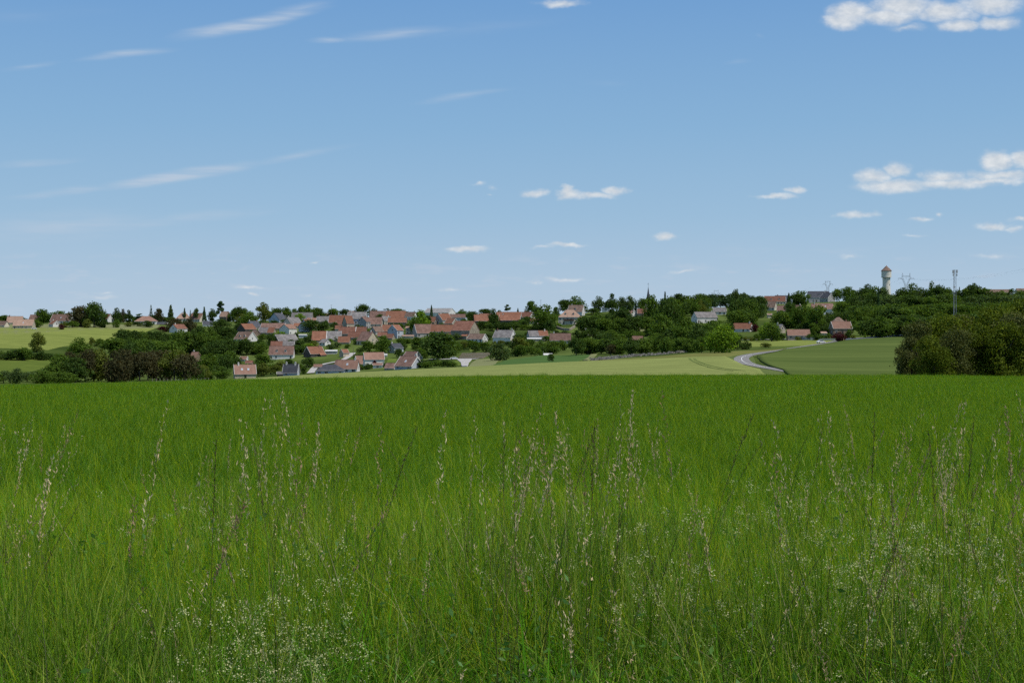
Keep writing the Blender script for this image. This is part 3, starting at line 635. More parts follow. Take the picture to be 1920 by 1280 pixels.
wall_line('concrete_fence', [(1503, 637.5), (1526, 637.5)], .3, 1.5, WM['grey'], 'grey panel fence under the tall roadside tree', 'fence')
mans = [h_ for h_ in HOUSES if 'mansion' in h_['label']][0]
mo = [o for o in COL.objects if o.get('label') == mans['label']][0]; sM = mans['D'] / F
bb = MB(); bb.box(-10 * sM, 9 * sM, -13 * sM - 1.3, -13 * sM - .01, 7 * sM, 7 * sM + .2); bb.box(-10 * sM, 9 * sM, -13 * sM - 1.3, -13 * sM - 1.2, 7 * sM + .2, 7 * sM + 1.2)
for k in range(5): xx = -10 * sM + k * 4.6 * sM; bb.box(xx, xx + .15, -13 * sM - 1.2, -13 * sM - 1.05, 7 * sM + .2, 13 * sM)
bb.build('balcony', M_wood, mo)
# white tarpaulin on a roof, polytunnel
def polytunnel():
    D = hit(1027, 666, 560); s = D / F; b = MB(); n = 8; L = 17 * s; r = 4.2 * s
    vs = []
    for xx in (-L / 2, L / 2):
        for k in range(n + 1): an = math.pi * k / n; vs.append((xx, -math.cos(an) * r, math.sin(an) * r * .85))
    b.add(vs, [(k, k + 1, n + 2 + k, n + 1 + k) for k in range(n)] + [tuple(range(n + 1)), tuple(range(2 * n + 1, n, -1))])
    p = ground(1027, D); root = link('polytunnel', None, loc=p + Vector((0, 2, 0)), rot=(0, 0, R(8))); tag(root, 'white plastic polytunnel at the back of the green field', 'polytunnel')
    b.build('cover', RM['white'], root, smooth=False); db = MB(); db.box(-L / 2 - .05, -L / 2 - .003, -.7, .7, 0, 2); db.build('door', M_frame, root)
polytunnel()
tp = [h_ for h_ in HOUSES if 'white patch' in h_['label']][0]; to = [o for o in COL.objects if o.get('label') == tp['label']][0]; sT = tp['D'] / F
tb = MB(); hw_ = 13 * sT; slp = 16 / 13; slab(tb, [(3 * sT, -hw_ * .75, 8 * sT + hw_ * .25 * slp + .2), (15 * sT, -hw_ * .75, 8 * sT + hw_ * .25 * slp + .2), (15 * sT, -hw_ * .38, 8 * sT + hw_ * .62 * slp + .2), (3 * sT, -hw_ * .38, 8 * sT + hw_ * .62 * slp + .2)], .08); tb.build('white_sheet', RM['white'], to)

# --- church, water tower
def church():
    D = 1130; s = D / F; p = ground(1215.5, D); zt = EYE - (530 - HZ) * s; root = link('church', None, loc=p); tag(root, 'church with slim dark slate spire and cross rising over trees', 'church')
    zs = EYE - (561 - HZ) * s - p.z; tip = EYE - (538 - HZ) * s - p.z; top = zt - p.z
    b = MB(); b.box(-2.2, 2.2, -2.2, 2.2, -3, zs); b.build('tower', WM['stone'], root)
    b = MB(); b.lathe([(2.5, zs), (1.5, zs + 1.8), (.9, zs + 5), (.1, tip)], 8); sp = b.build('spire', RM['slate'], root)
    b = MB(); b.tube((0, 0, tip), (0, 0, top), .09); b.tube((-.7, 0, top - 1.1), (.7, 0, top - 1.1), .08); b.build('cross', mat('iron', (.05, .05, .055), .6), sp)
    b = MB(); b.add([(-4, 2.2, -3), (4, 2.2, -3), (4, 17, -3), (-4, 17, -3), (-4, 2.2, 6), (4, 2.2, 6), (4, 17, 6), (-4, 17, 6), (0, 2.2, 10), (0, 17, 10)], [(0, 1, 5, 8, 4), (1, 2, 6, 5), (2, 3, 7, 9, 6), (3, 0, 4, 7), (5, 6, 9, 8), (7, 4, 8, 9)]); b.build('nave', WM['stone'], root)
    for zz in (zs - 2.4,):
        for k in range(4): link('window', winmesh(.9, 1.6), root, (2.2 * math.sin(k * math.pi / 2), -2.2 * math.cos(k * math.pi / 2), zz), (0, 0, k * math.pi / 2))
church()
def water_tower():
    D = 1290; s = D / F; p = ground(1662, D); zz = lambda row: EYE - (row - HZ) * s - p.z
    root = link('water_tower', None, loc=p); tag(root, 'cream concrete water tower with conical brown roof above the right hand wood', 'water tower')
    cm_ = mat('tower_concrete', (.66, .62, .53), .9, .06, .25, bump=0)
    b = MB(); b.lathe([(8.2 * s, -3), (7.6 * s, zz(546)), (6.9 * s, zz(532)), (7.1 * s, zz(521)), (7.5 * s, zz(520))], 28); sh = b.build('shaft', cm_, root)
    b = MB(); b.lathe([(9.0 * s, zz(519.6)), (9.3 * s, zz(519.5)), (9.3 * s, zz(518.7)), (8.95 * s, zz(518.5)), (9.1 * s, zz(509)), (9.0 * s, zz(508))], 32); b.build('tank', cm_, root)
    b = MB(); b.lathe([(9.9 * s, zz(508.2)), (9.9 * s, zz(507.6)), (.2, zz(498)), (.1, zz(497.3))], 32); b.build('roof', RM['brown'], root)
    b = MB(); b.lathe([(9.5 * s, zz(520.2)), (9.5 * s, zz(519.6))], 32); b.build('ring', WM['grey'], root)
    for (dx, row) in ((4.8, 524), (4.8, 535), (-4.2, 523.5), (4.8, 546)):
        an = math.asin(dx / 7.1); link('window', winmesh(.9, 1.4), root, (7.08 * s * math.sin(an), -7.08 * s * math.cos(an), zz(row)), (0, 0, an))
water_tower()

# --- lattice pylons, antenna mast, poles, cars
M_steel = mat('galvanised_steel', (.25, .27, .29), .6, .1, spec=.2)
def pylon(px, ytop, D, hwp, neckp, horn, rot, label):
    """cat faced lattice pylon; hwp half width of the arms, neckp depth of the fork, horn height of the ears, all in photo pixels"""
    s = D / F; p = ground(px, D); Ht = EYE - (ytop - HZ) * s - p.z; root = link('electricity_pylon', None, loc=p, rot=(0, 0, R(rot))); tag(root, label, 'electricity pylon', 'pylons on the horizon')
    hw_ = hwp * s; neck = Ht - neckp * s; arm = Ht - (horn + 5) * s; bar = Ht - horn * s; wb, wn = 4.6, 2.2; q = hw_ * .46; b = MB()
    for sx in (-1, 1):
        for sy in (-1, 1): b.tube((sx * wb, sy * wb, -2), (sx * wn, sy * wn, neck), .24, n=4)
    n = 9
    for k in range(n):
        z0, z1 = neck * k / n, neck * (k + 1) / n; a0 = wb + (wn - wb) * k / n; a1 = wb + (wn - wb) * (k + 1) / n
        for sy in (-1, 1): b.tube((-a0, sy * a0, z0), (a1, sy * a1, z1), .10, n=3); b.tube((a0, sy * a0, z0), (-a1, sy * a1, z1), .10, n=3)
    b.build('body', M_steel, root); b = MB()
    for sx in (-1, 1):
        A0, A1 = Vector((sx * wn, 0, neck)), Vector((sx * (q + 1.0), 0, arm)); B0, B1 = Vector((sx * wn * .2, 0, neck + .5)), Vector((sx * (q - 1.2), 0, arm))
        b.tube(A0, A1, .24, n=4); b.tube(B0, B1, .22, n=4)
        for k in range(7): b.tube(A0.lerp(A1, k / 7), B0.lerp(B1, (k + 1) / 7), .10, n=3); b.tube(B0.lerp(B1, k / 7), A0.lerp(A1, (k + 1) / 7), .10, n=3)
        b.tube(A1, (sx * (q + .2), 0, Ht), .22, n=4); b.tube(B1, (sx * (q - .2), 0, Ht), .20, n=4)
    b.build('fork', M_steel, root); b = MB()
    b.tube((-q, 0, bar), (q, 0, bar), .22, n=4); b.tube((-q, 0, bar - 1.6), (q, 0, bar - 1.6), .2, n=4)
    for k in range(8): x0 = -q + 2 * q * k / 8; b.tube((x0, 0, bar if k % 2 else bar - 1.6), (x0 + q / 4, 0, bar - 1.6 if k % 2 else bar), .09, n=3)
    for sx in (-1, 1):
        b.tube((sx * q, 0, arm + 1.6), (sx * hw_, 0, arm), .2, n=4); b.tube((sx * q, 0, arm - 1.2), (sx * hw_, 0, arm), .2, n=4)
        for t in (.35, .7): b.tube((sx * (q + (hw_ - q) * t), 0, arm + 1.6 * (1 - t)), (sx * (q + (hw_ - q) * t), 0, arm - 1.2 * (1 - t)), .1, n=3)
        b.tube((sx * hw_ * .97, 0, arm), (sx * hw_ * .97, 0, arm - 3), .14, n=4)
    b.tube((0, 0, bar - 1.6), (0, 0, bar - 4.6), .14, n=4)
    b.build('crossarm', M_steel, root); return p + Vector((0, 0, arm))
t1 = pylon(1552, 526.5, 2700, 9.5, 14, .8, 5, 'slim cat faced electricity pylon left of the water tower')
t2 = pylon(1699, 512, 2050, 16, 23, 5, 8, 'wide armed electricity pylon right of the water tower')
t3 = pylon(1343, 543.5, 3600, 8.5, 11, .8, 5, 'faint distant pylon over the middle of the wood')
t4 = Vector(((2150 - 960) / F * 1300, 1300, 88.0))
def cables(name, a, b_, label, offs, sag, r=.03):
    b = MB(); d = (b_ - a); nrm = Vector((-d.y, d.x, 0)).normalized()
    for o_ in offs:
        pr = None
        for k in range(19):
            t = k / 18; q = a.lerp(b_, t) + nrm * o_; q.z -= sag * 4 * t * (1 - t) + abs(o_) * .12
            if pr is not None: b.tube(pr, q, r, n=3, caps=False)
            pr = q
    tag(b.build(name, M_steel), label, 'power line')
cables('power_line', t1, t2, 'faint power lines strung between the two nearer pylons', (-7, 7), 14)
cables('power_line', t2, t4, 'faint power lines rising to the right from the wide armed pylon', (-8, 0, 8), 16)
cables('power_line', t3, t1, 'faint power lines left of the slim cat faced pylon', (-7, 7), 16)
def mast():
    D = 600; px = 1789; s = D / F; p = ground(px + 1, D); Ht = EYE - (506 - HZ) * s - p.z; root = link('antenna_mast', None, loc=p); tag(root, 'tall grey lattice antenna mast standing in front of the right hand wood', 'antenna mast')
    b = MB(); w0, w1 = .80, .62
    L3 = [(math.cos(R(90 + 120 * k)), math.sin(R(90 + 120 * k))) for k in range(3)]
    for c, s_ in L3: b.tube((c * w0, s_ * w0, -1), (c * w1, s_ * w1, Ht), .085, n=5)
    n = 22
    for k in range(n):
        z0, z1 = Ht * k / n, Ht * (k + 1) / n; a0 = w0 + (w1 - w0) * k / n; a1 = w0 + (w1 - w0) * (k + 1) / n
        for j in range(3): c, d = L3[j], L3[(j + 1) % 3]; b.tube((c[0] * a0, c[1] * a0, z0), (d[0] * a1, d[1] * a1, z1), .035, n=3); b.tube((c[0] * a1, c[1] * a1, z1), (d[0] * a1, d[1] * a1, z1), .03, n=3)
    b.build('lattice', M_steel, root)
    for (x_, y_, z_, hh) in ((-.95, -.5, Ht - 1.6, 1.5), (.95, -.5, Ht - 1.5, 1.5), (0, 1.0, Ht - 1.5, 1.5), (.8, -.6, Ht - 2.9, 1.0), (-.8, -.6, Ht - 2.8, .9)):
        a_ = MB(); a_.box(x_ - .28, x_ + .28, y_ - .15, y_ + .15, z_, z_ + hh); a_.tube((x_ * .4, y_ * .4, z_ + hh / 2), (x_, y_, z_ + hh / 2), .06, n=4); a_.build('antenna_panel', mat('antenna_grey', (.38, .39, .41), .5, .08), root)
    a_ = MB(); a_.lathe([(.1, 0), (.5, .25), (.5, .3), (.1, .3)], 12); a_.build('dish', mat('antenna_grey', (.38, .39, .41)), root, loc=(-.6, -.9, Ht - 8), rot=(R(90), 0, 0))
mast()
M_pole = mat('pole_wood', (.16, .14, .12), .9, .2); M_conc = mat('pole_concrete', (.45, .44, .42), .9, .1)
def pole(px, yt, yb, label, arm=True, m=M_pole, D=None):
    D = D or hit(px, yb, 560, 1250); s = D / F; p = ground(px, D); Ht = max(6, EYE - (yt - HZ) * s - p.z); root = link('utility_pole', None, loc=p); tag(root, label, 'utility pole')
    b = MB(); b.tube((0, 0, -1), (0, 0, Ht), .17, .12); b.build('post', m, root)
    if arm:
        b = MB(); b.tube((-.9, 0, Ht - .4), (.9, 0, Ht - .4), .07)
        for k in (-.8, 0, .8): b.tube((k, 0, Ht - .4), (k, 0, Ht - .1), .05)
        b.build('crossarm', m, root)
pole(473, 582, 600, 'thin utility pole with crossarm on the left skyline'); pole(482.5, 579, 598, 'pale tall pole left of the round skyline tree', False, M_conc)
pole(1098, 615, 631, 'pale concrete pole by the lane below the wooded bank', True, M_conc); pole(639, 654, 677, 'dark pole beside the little orange roofed shed', False)
pole(662.5, 651, 672, 'dark pole beside the bend of the village lane', False); pole(1473, 551, 572, 'white pole on the skyline by the dark roof', False, M_conc)
pole(621, 571, 592, 'thin pole on the skyline between round trees', True); pole(1014, 562, 585, 'thin antenna pole above the big tree right of the orange roofs', True, M_steel)
def car(px, yb, col, rot, label, dmin=560):
    D = hit(px, yb, dmin, 1250); p = ground(px, D); root = link('car', None, loc=p + Vector((0, 0, .05)), rot=(0, 0, R(rot))); tag(root, label, 'car', None)
    pr = [(-2.1, .35), (-2.1, .75), (-1.9, .9), (-1.5, .95), (-.9, 1.4), (.6, 1.42), (1.2, .98), (1.95, .85), (2.1, .6), (2.1, .35)]; b = MB(); n = len(pr)
    b.add([(x_, -.85, z_) for x_, z_ in pr] + [(x_, .85, z_) for x_, z_ in pr], [tuple(range(n)), tuple(range(2 * n - 1, n - 1, -1))] + [(i, n + i, n + (i + 1) % n, (i + 1) % n) for i in range(n)]); b.build('body', mat('car_' + label[:5], col, .3, .02, spec=.6), root)
    b = MB()
    for sy in (-.86, .855): b.add([(-1.35, sy, .97), (-.85, sy, 1.33), (.55, sy, 1.35), (1.0, sy, 1.0)], [(0, 1, 2, 3)])
    b.build('side_windows', M_pane, root)
    for x_ in (-1.3, 1.3):
        for sy in (-.8, .8): b = MB(); b.tube((x_, sy - .1, .32), (x_, sy + .1, .32), .32, n=12); b.build('wheel', mat('tyre', (.03, .03, .03)), root)
car(64, 617.5, (.7, .7, .7), 10, 'white car parked at the edge of the yellow field far left'); car(851, 673.5, (.65, .66, .68), 0, 'white car on the thin lane beside the gravel track mouth')
car(1539, 643.5, (.75, .75, .75), 20, 'white car at the road bend below the corner house', 480); car(1703, 627.3, (.75, .75, .72), 5, 'white car beyond the blue strip at the foot of the wood', 500); car(846, 640, (.7, .7, .7), 0, 'white car parked before the orange roofed beige farmhouse')
def fence():
    b0 = None; root = link('wire_fence', None, loc=ground(340, 205)); tag(root, 'thin wire fence with wooden posts along the left field edge', 'fence'); o = root.location; P = []
    for k in range(16):
        px = 286 + k * 7.0; D = 205 + k * .5; p = ground(px, D) - o; P.append(p); b = MB(); hh = EYE - (709.8 - HZ) / F * D - (p + o).z; hh = max(1.3, hh) ; b.tube(p - Vector((0, 0, .3)), p + Vector((0, 0, hh)), .07); b.build('post', M_pole, root)
    b = MB()
    for q in (.5, .95):
        for a_, c in zip(P[:-1], P[1:]): b.tube(a_ + Vector((0, 0, q * hh)), c + Vector((0, 0, q * hh)), .02, n=3)
    b.build('wire', M_steel, root)
fence()
def rubble():
    rng = random.Random(3); b = MB(); pts = [(1108, 677.5), (1135, 675), (1160, 671.5), (1190, 668.5), (1225, 666), (1262, 662.5), (1292, 660)]
    P = [ground(px, hit(px, py, 420)) for px, py in pts]
    for i in range(len(P) - 1):
        n = 46
        for k in range(n):
            p = P[i].lerp(P[i + 1], rng.random()); x_, y_ = p.x + rng.uniform(-.4, .4), p.y + rng.uniform(-1.2, 1.2); z_ = zg(x_, y_) + rng.uniform(-.1, 1.0) * (1.0 if i < 3 else .8); r = rng.uniform(.25, .6)
            vs = [(x_ + r * rng.uniform(.6, 1.3) * c[0], y_ + r * rng.uniform(.6, 1.2) * c[1], z_ + r * .7 * c[2]) for c in ((-1, -1, -1), (1, -1, -1), (1, 1, -1), (-1, 1, -1), (-.8, -.8, 1), (.8, -.8, 1), (.8, .8, 1), (-.8, .8, 1))]
            b.add(vs, [(0, 3, 2, 1), (4, 5, 6, 7), (0, 1, 5, 4), (1, 2, 6, 5), (2, 3, 7, 6), (3, 0, 4, 7)])
    o = b.build('dry_stone_wall', mat('rubble', (.20, .19, .165), .95, .4, .8)); tag(o, 'tumbled grey dry stone wall between the pale barley and the trees', 'stone wall')
rubble()

# ================================================================ trees
M_bark = mat('bark', (.11, .09, .07), .95, .3, 1.5)
LG = dict(trans=.38, scale=.12, tint=.40, coords='World', lsize=.5, spec=.04)
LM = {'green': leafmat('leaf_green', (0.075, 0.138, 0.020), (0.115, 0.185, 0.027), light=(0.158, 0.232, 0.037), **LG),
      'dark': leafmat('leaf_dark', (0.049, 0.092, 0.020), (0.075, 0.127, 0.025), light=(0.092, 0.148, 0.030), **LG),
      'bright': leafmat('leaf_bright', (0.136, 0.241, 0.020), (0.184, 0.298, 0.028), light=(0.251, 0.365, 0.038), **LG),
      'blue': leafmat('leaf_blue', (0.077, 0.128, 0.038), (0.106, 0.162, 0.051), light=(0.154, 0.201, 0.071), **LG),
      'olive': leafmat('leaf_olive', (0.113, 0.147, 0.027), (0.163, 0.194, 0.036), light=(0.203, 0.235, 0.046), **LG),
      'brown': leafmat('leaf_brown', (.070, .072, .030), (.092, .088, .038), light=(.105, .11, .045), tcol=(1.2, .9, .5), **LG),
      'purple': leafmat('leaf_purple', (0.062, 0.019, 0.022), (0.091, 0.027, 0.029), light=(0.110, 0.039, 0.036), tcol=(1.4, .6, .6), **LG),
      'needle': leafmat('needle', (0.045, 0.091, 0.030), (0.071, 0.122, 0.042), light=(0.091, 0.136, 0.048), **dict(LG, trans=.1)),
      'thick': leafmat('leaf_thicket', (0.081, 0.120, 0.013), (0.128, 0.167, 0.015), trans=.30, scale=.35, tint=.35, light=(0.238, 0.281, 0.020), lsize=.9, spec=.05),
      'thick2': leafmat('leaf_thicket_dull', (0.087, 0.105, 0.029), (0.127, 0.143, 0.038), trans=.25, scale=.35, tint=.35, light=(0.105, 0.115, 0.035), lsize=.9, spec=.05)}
def leaves(rng, pts, nrm, size, jit=.9):
    """one small bent leaf-clump quad at every point"""
    n = len(pts); a = rng.normal(size=(n, 3)) * jit + nrm; a /= np.linalg.norm(a, axis=1)[:, None] + 1e-9
    t = rng.normal(size=(n, 3)); t -= a * (t * a).sum(1)[:, None]; t /= np.linalg.norm(t, axis=1)[:, None] + 1e-9; b = np.cross(a, t)
    s = (size * rng.uniform(.55, 1.35, n))[:, None]; asp = rng.uniform(.5, 1.0, n)[:, None]
    q = np.stack([pts - t * s, pts - b * s * asp + a * s * .2, pts + t * s, pts + b * s * asp + a * s * .2], 1)
    return q.reshape(-1, 3), np.arange(4 * n).reshape(n, 4)
def norm_box(P):
    """fit the crown to width 1 and its top to height 1"""
    for k in (0, 1): lo, hi = np.percentile(P[:, k], (1.5, 98.5)); P[:, k] = (P[:, k] - (lo + hi) / 2) / (hi - lo)
    z1 = np.percentile(P[:, 2], 99.3); P[:, 2] = P[:, 2] / z1
    return P
def crown_mesh(seed, n, size, shape='round', lobes=16, base=.12):
    """many overlapping leaf clumps inside an uneven envelope; width 1, top at height 1"""
    rng = np.random.RandomState(seed); P, N = [], []
    wide, power = {'round': (.50, 2.2), 'bush': (.40, 3.2), 'oval': (.45, 2.0), 'big': (.42, 2.6), 'tall': (.60, 2.0)}[shape]
    def prof(z):
        t = (z - base) / (1 - base); t0 = wide
        q = (t - t0) / (1 - t0) if t > t0 else (t0 - t) / t0
        low = 0 if t > t0 else (.85 if shape == 'bush' else .25 if shape == 'big' else .1)
        return .5 * max(low, (1 - abs(q) ** power)) 
    L = []
    for k in range(lobes):
        r = rng.uniform(.10, .20); z = rng.uniform(base + .10, .93); a = k * 2.4 + rng.uniform(-.5, .5); m = max(0, prof(z) - r * .6) * (rng.uniform(.65, 1.0) if k % 4 else rng.uniform(.1, .5))
        L.append((np.array([math.cos(a) * m, math.sin(a) * m, z - r * .3]), r))
    L.append((np.array([0, 0, (base + 1) / 2]), .24))
    tot = sum(r * r for c, r in L)
    for c, r in L:
        m = int(n * r * r / tot); d = rng.normal(size=(m, 3)); d /= np.linalg.norm(d, axis=1)[:, None]
        rad = r * rng.uniform(.3, 1.1, m) ** .5 * (1 + .25 * rng.normal(size=m) * (rng.uniform(size=m) < .2))
        P.append(c + d * rad[:, None] * np.array([1.1, 1.1, .85])); N.append(d * .9 + np.array([0, 0, .35]))
    P = np.concatenate(P); N = np.concatenate(N); P = norm_box(P)
    P[:, 2] = np.maximum(P[:, 2], rng.uniform(0, .08, len(P)))
    return leaves(rng, P, N, size)
def conifer_mesh(seed, n, size, sparse=0):
    rng = np.random.RandomState(seed); P, N = [], []; tiers = 15
    for k in range(tiers):
        z0 = .06 + .92 * k / tiers; rad = .5 * (1 - z0) ** .85 + .02; nb = 9 if not sparse else 5; m = max(8, int(n / tiers * (1 - z0 + .15) * 1.5)); a = rng.randint(0, nb, m) * 2 * math.pi / nb + rng.normal(size=m) * (.16 if not sparse else .12) + k
        rr = rad * rng.uniform(.08, 1.0, m) ** .6 * (rng.uniform(.75, 1.05)); z = z0 - rr * .22 + rng.normal(size=m) * .012
        P.append(np.stack([np.cos(a) * rr, np.sin(a) * rr, z], -1)); N.append(np.stack([np.cos(a) * .4, np.sin(a) * .4, np.full(m, .8)], -1))
    return leaves(rng, np.concatenate(P), np.concatenate(N), size, .6)
def pine_mesh(seed, n, size):
    rng = np.random.RandomState(seed); P, N = [], []
    for k in range(13):
        z = rng.uniform(.45, .97); a = rng.uniform(0, 6.28); rr = rng.uniform(.12, .38) * (1.25 - z * .6); m = n // 13; c = np.array([math.cos(a) * rr, math.sin(a) * rr, z])
        d = rng.normal(size=(m, 3)); d /= np.linalg.norm(d, axis=1)[:, None]; P.append(c + d * rng.uniform(.3, 1, m)[:, None] * np.array([.19, .19, .05])); N.append(d * .5 + [0, 0, .6])
    return leaves(rng, np.concatenate(P), np.concatenate(N), size, .7)
def trunk_mesh(seed, shape):
    rng = random.Random(seed); b = MB(); top = {'conifer': .97, 'pine': .95}.get(shape, .55); r = {'conifer': .018, 'pine': .014}.get(shape, .034)
    if shape in ('conifer', 'pine'):
        b.tube((0, 0, -.08), (0, 0, top * .5), r, r * .7); b.tube((0, 0, top * .5), (0, 0, top), r * .7, r * .2)
        for k in range(9): a = rng.uniform(0, 6.28); z = rng.uniform(.3, .9); q = rng.uniform(.15, .3) * (1.1 - z); b.tube((0, 0, z), (math.cos(a) * q, math.sin(a) * q, z + .02), .006, .003, 4)
    else:
        b.tube((0, 0, -.10), (.01, 0, .12), r * 1.3, r); b.tube((.01, 0, .12), (0, .01, .34), r, r * .8)
        for k in range(6):
            a = k * 1.05 + rng.uniform(-.3, .3); q = rng.uniform(.18, .34); z = rng.uniform(.52, .85); m_ = (math.cos(a) * q * .5, math.sin(a) * q * .5, .34 + (z - .34) * .6)
            b.tube((0, .01, rng.uniform(.26, .36)), m_, r * .6, r * .4, 5); b.tube(m_, (math.cos(a) * q, math.sin(a) * q, z), r * .4, r * .12, 4)
        b.tube((0, .01, .34), (.02, 0, .8), r * .75, r * .2, 5)
    return mesh('trunk', b.v, b.f, M_bark)
PROTO = {}
def proto(shape, matn, seed, n, size):
    k = (shape, matn, seed)
    if k not in PROTO:
        if shape == 'conifer': v_, f_ = conifer_mesh(seed, n, size)
        elif shape == 'sparse': v_, f_ = conifer_mesh(seed, n // 2, size * .8, 1)
        elif shape == 'pine': v_, f_ = pine_mesh(seed, n, size)
        else: v_, f_ = crown_mesh(seed, n, size, shape, {'round': 26, 'bush': 34, 'oval': 22, 'big': 38, 'tall': 24}[shape], {'round': .08, 'bush': .0, 'oval': .06, 'big': .02, 'tall': .26}[shape])
        ts = 'conifer' if shape in ('conifer', 'sparse') else shape
        PROTO[k] = (mesh('crown', v_, f_, LM[matn]), trunk_mesh(seed, ts), seed)
    return PROTO[k]
NAMES = {'round': 'leafy_tree', 'oval': 'leafy_tree', 'big': 'leafy_tree', 'tall': 'leafy_tree', 'bush': 'bush', 'conifer': 'conifer_tree', 'sparse': 'conifer_tree', 'pine': 'pine_tree'}
TREES = []
def tree(px, yb, w_, h_, shape, matn, label=None, group=None, n=2600, size=.040, D=None, dmin=560, check=False, seedn=4):
    rng = random.Random(int(px * 31 + yb * 7 + w_))
    D = D or hit(px, yb, dmin, 1330); s = D / F
    if check:
        x0, x1, t0 = px - w_ / 2, px + w_ / 2, yb - h_
        for H_ in HOUSES:
            if D < H_['D'] + 6:
                hx0, hx1 = H_['px'] - H_['w'] / 2, H_['px'] + H_['w'] / 2; ov = max(0, min(x1, hx1) - max(x0, hx0)) * max(0, min(yb, H_['bot'] - 2) - max(t0 + 1, H_['top']))
                if ov > .13 * H_['w'] * max(4, H_['bot'] - H_['top']): return None
    p = ground(px, D); seed = rng.randrange(seedn)
    cm_, tm, _ = proto(shape, matn, seed, n, size)
    root = link(NAMES[shape], None, loc=p, rot=(0, 0, rng.uniform(0, 6.28)), scale=(w_ * s, w_ * s * rng.uniform(.85, 1.1), h_ * s))
    link('crown', cm_, root); link('trunk', tm, root)
    tag(root, label, 'bush' if shape == 'bush' else 'tree', group)
    TREES.append(dict(o=root, px=px, top=yb - h_, w=w_, yb=yb, D=D, shape=shape, mat=matn, label=label))
    return root
T = tree
# --- individual trees one can tell apart: column, foot row, width, height
T(45,676,28,24,'round','green','lone round tree on the small bright meadow at far left', dmin=620)
T(70,660,32,36,'big','olive','tall pale crowned tree rising out of the left hedgerow into the yellow field', dmin=640)
T(149,668,38,34,'big','green','big round tree at the right end of the left hedgerow', dmin=640)
T(172,650,12,17,'oval','olive','small open tree at the lower edge of the yellow field'); T(186,650,18,15,'bush','green','broad bush right of the small open tree by the yellow field'); T(202,650,10,14,'oval','olive','thin tree with bare stem at the yellow field edge')
T(81,606,30,26,'round','green','round topped tree between the small reddish roof and the large dull red roof')
T(112,598,30,21,'round','green','green tree behind the large dull red roof'); T(148,600,34,24,'big','green','broad crown left part of the dark skyline clump at far left')
T(150,613,40,38,'big','brown','brownish tree in front of the dark skyline clump'); T(176,614,34,46,'big','dark','tallest dark tree of the left skyline clump'); T(174,600,10,33,'conifer','needle','dark spire top at the peak of the left skyline clump')
T(196,600,18,20,'round','green','light green crown just right of the dark skyline clump')
T(219,606,18,28,'big','dark','dark ragged tree behind the brown roofed cream house on the ridge'); T(230,604,14,24,'big','brown','purplish tree right of the ragged dark tree on the ridge'); T(241,606,14,24,'oval','dark','narrow dark tree in the middle of the left ridge')
T(262,600,20,16,'pine','needle','low spreading pine behind the wide hipped pink roof'); T(283,606,14,36,'sparse','needle','see through spruce above the wide hipped pink roof'); T(297,606,16,27,'oval','brown','brownish crown right of the see through spruce')
T(320,602,20,34,'conifer','blue','dense blue green conifer nearest the spruce gap on the left ridge'); T(346,600,12,28,'conifer','needle','short dark conifer above the tan hipped roof'); T(357,600,9,24,'sparse','needle','thin conifer between the tan roof and the pink roof'); T(368,600,12,25,'oval','blue','bushy blue green tree above the pink roofed house')
T(383,600,13,30,'conifer','needle','pointed dark conifer right of the pink roofed house'); T(412,606,20,41,'pine','needle','tall flat layered pine standing over the left wood'); T(398,602,16,24,'round','dark','dark tree left of the layered pine')
T(427,600,7,20,'conifer','needle','tiny dark conifer tip right of the small ochre house'); T(437,600,16,22,'round','green','small green crown left of the round skyline tree'); T(448,600,20,27,'round','dark','round dark tree on the skyline near the thin crossarm pole'); T(461,602,18,24,'oval','green','low rounded tree right of the round dark skyline tree')
T(494,604,24,36,'oval','olive','tall rounded tree beside the pale tall pole')
for i, (px, t, w_) in enumerate(((508, 584, 18), (522, 577, 20), (536, 576, 18), (551, 579, 16), (566, 575, 20), (578, 572, 24), (592, 577, 20), (601, 579, 18), (512, 577, 16))): T(px, 600, w_, 600 - t, ('round', 'big')[i % 2], ('green', 'dark', 'green')[i % 3], 'tree on the skyline behind the blue grey gable', 'treeline behind the blue grey gable')
T(562,608,20,20,'round','bright','bright green round tree before the wide grey mauve roof')
T(625,594,24,19,'round','green','round tree on the skyline left of the large brown orange roof'); T(647,592,20,18,'round','dark','round tree on the skyline just left of the small pink roof')
T(680,596,26,26,'big','dark','biggest dark round tree on the skyline behind the village heart'); T(699,594,16,18,'oval','dark','smaller dark tree beside the biggest skyline tree'); T(725,590,17,18,'pine','blue','spiky open tree on the skyline above the long mauve roof'); T(748,592,28,17,'round','green','pale domed tree on the skyline above the right of the long mauve roof')
T(809,598,10,28,'conifer','needle','slim dark spruce in front of the farm hangar'); T(790,626,30,43,'big','bright','big leafy tree between the village heart and the mauve brown roof'); T(780,628,22,32,'round','green','round tree at the left foot of the big leafy village tree'); T(802,618,14,24,'oval','dark','dark tree squeezed behind the big leafy village tree')
T(866,596,18,16,'round','green','green tree right of the hangar gable'); T(888,606,18,22,'round','dark','dark tree between the dark mauve shed and the open barn'); T(880,604,14,20,'round','green','small tree right of the dark mauve shed'); T(911,592,22,14,'round','dark','low dark tree on the skyline above the open barn'); T(926,614,22,34,'big','dark','dark oval tree right of the open barn')
T(937,590,9,11,'round','dark','tiny round tree on the skyline left of the long orange roof'); T(952,592,15,21,'pine','blue','grey green pine above the long orange roof'); T(971,590,8,15,'conifer','needle','tiny dark fir above the long orange roof')
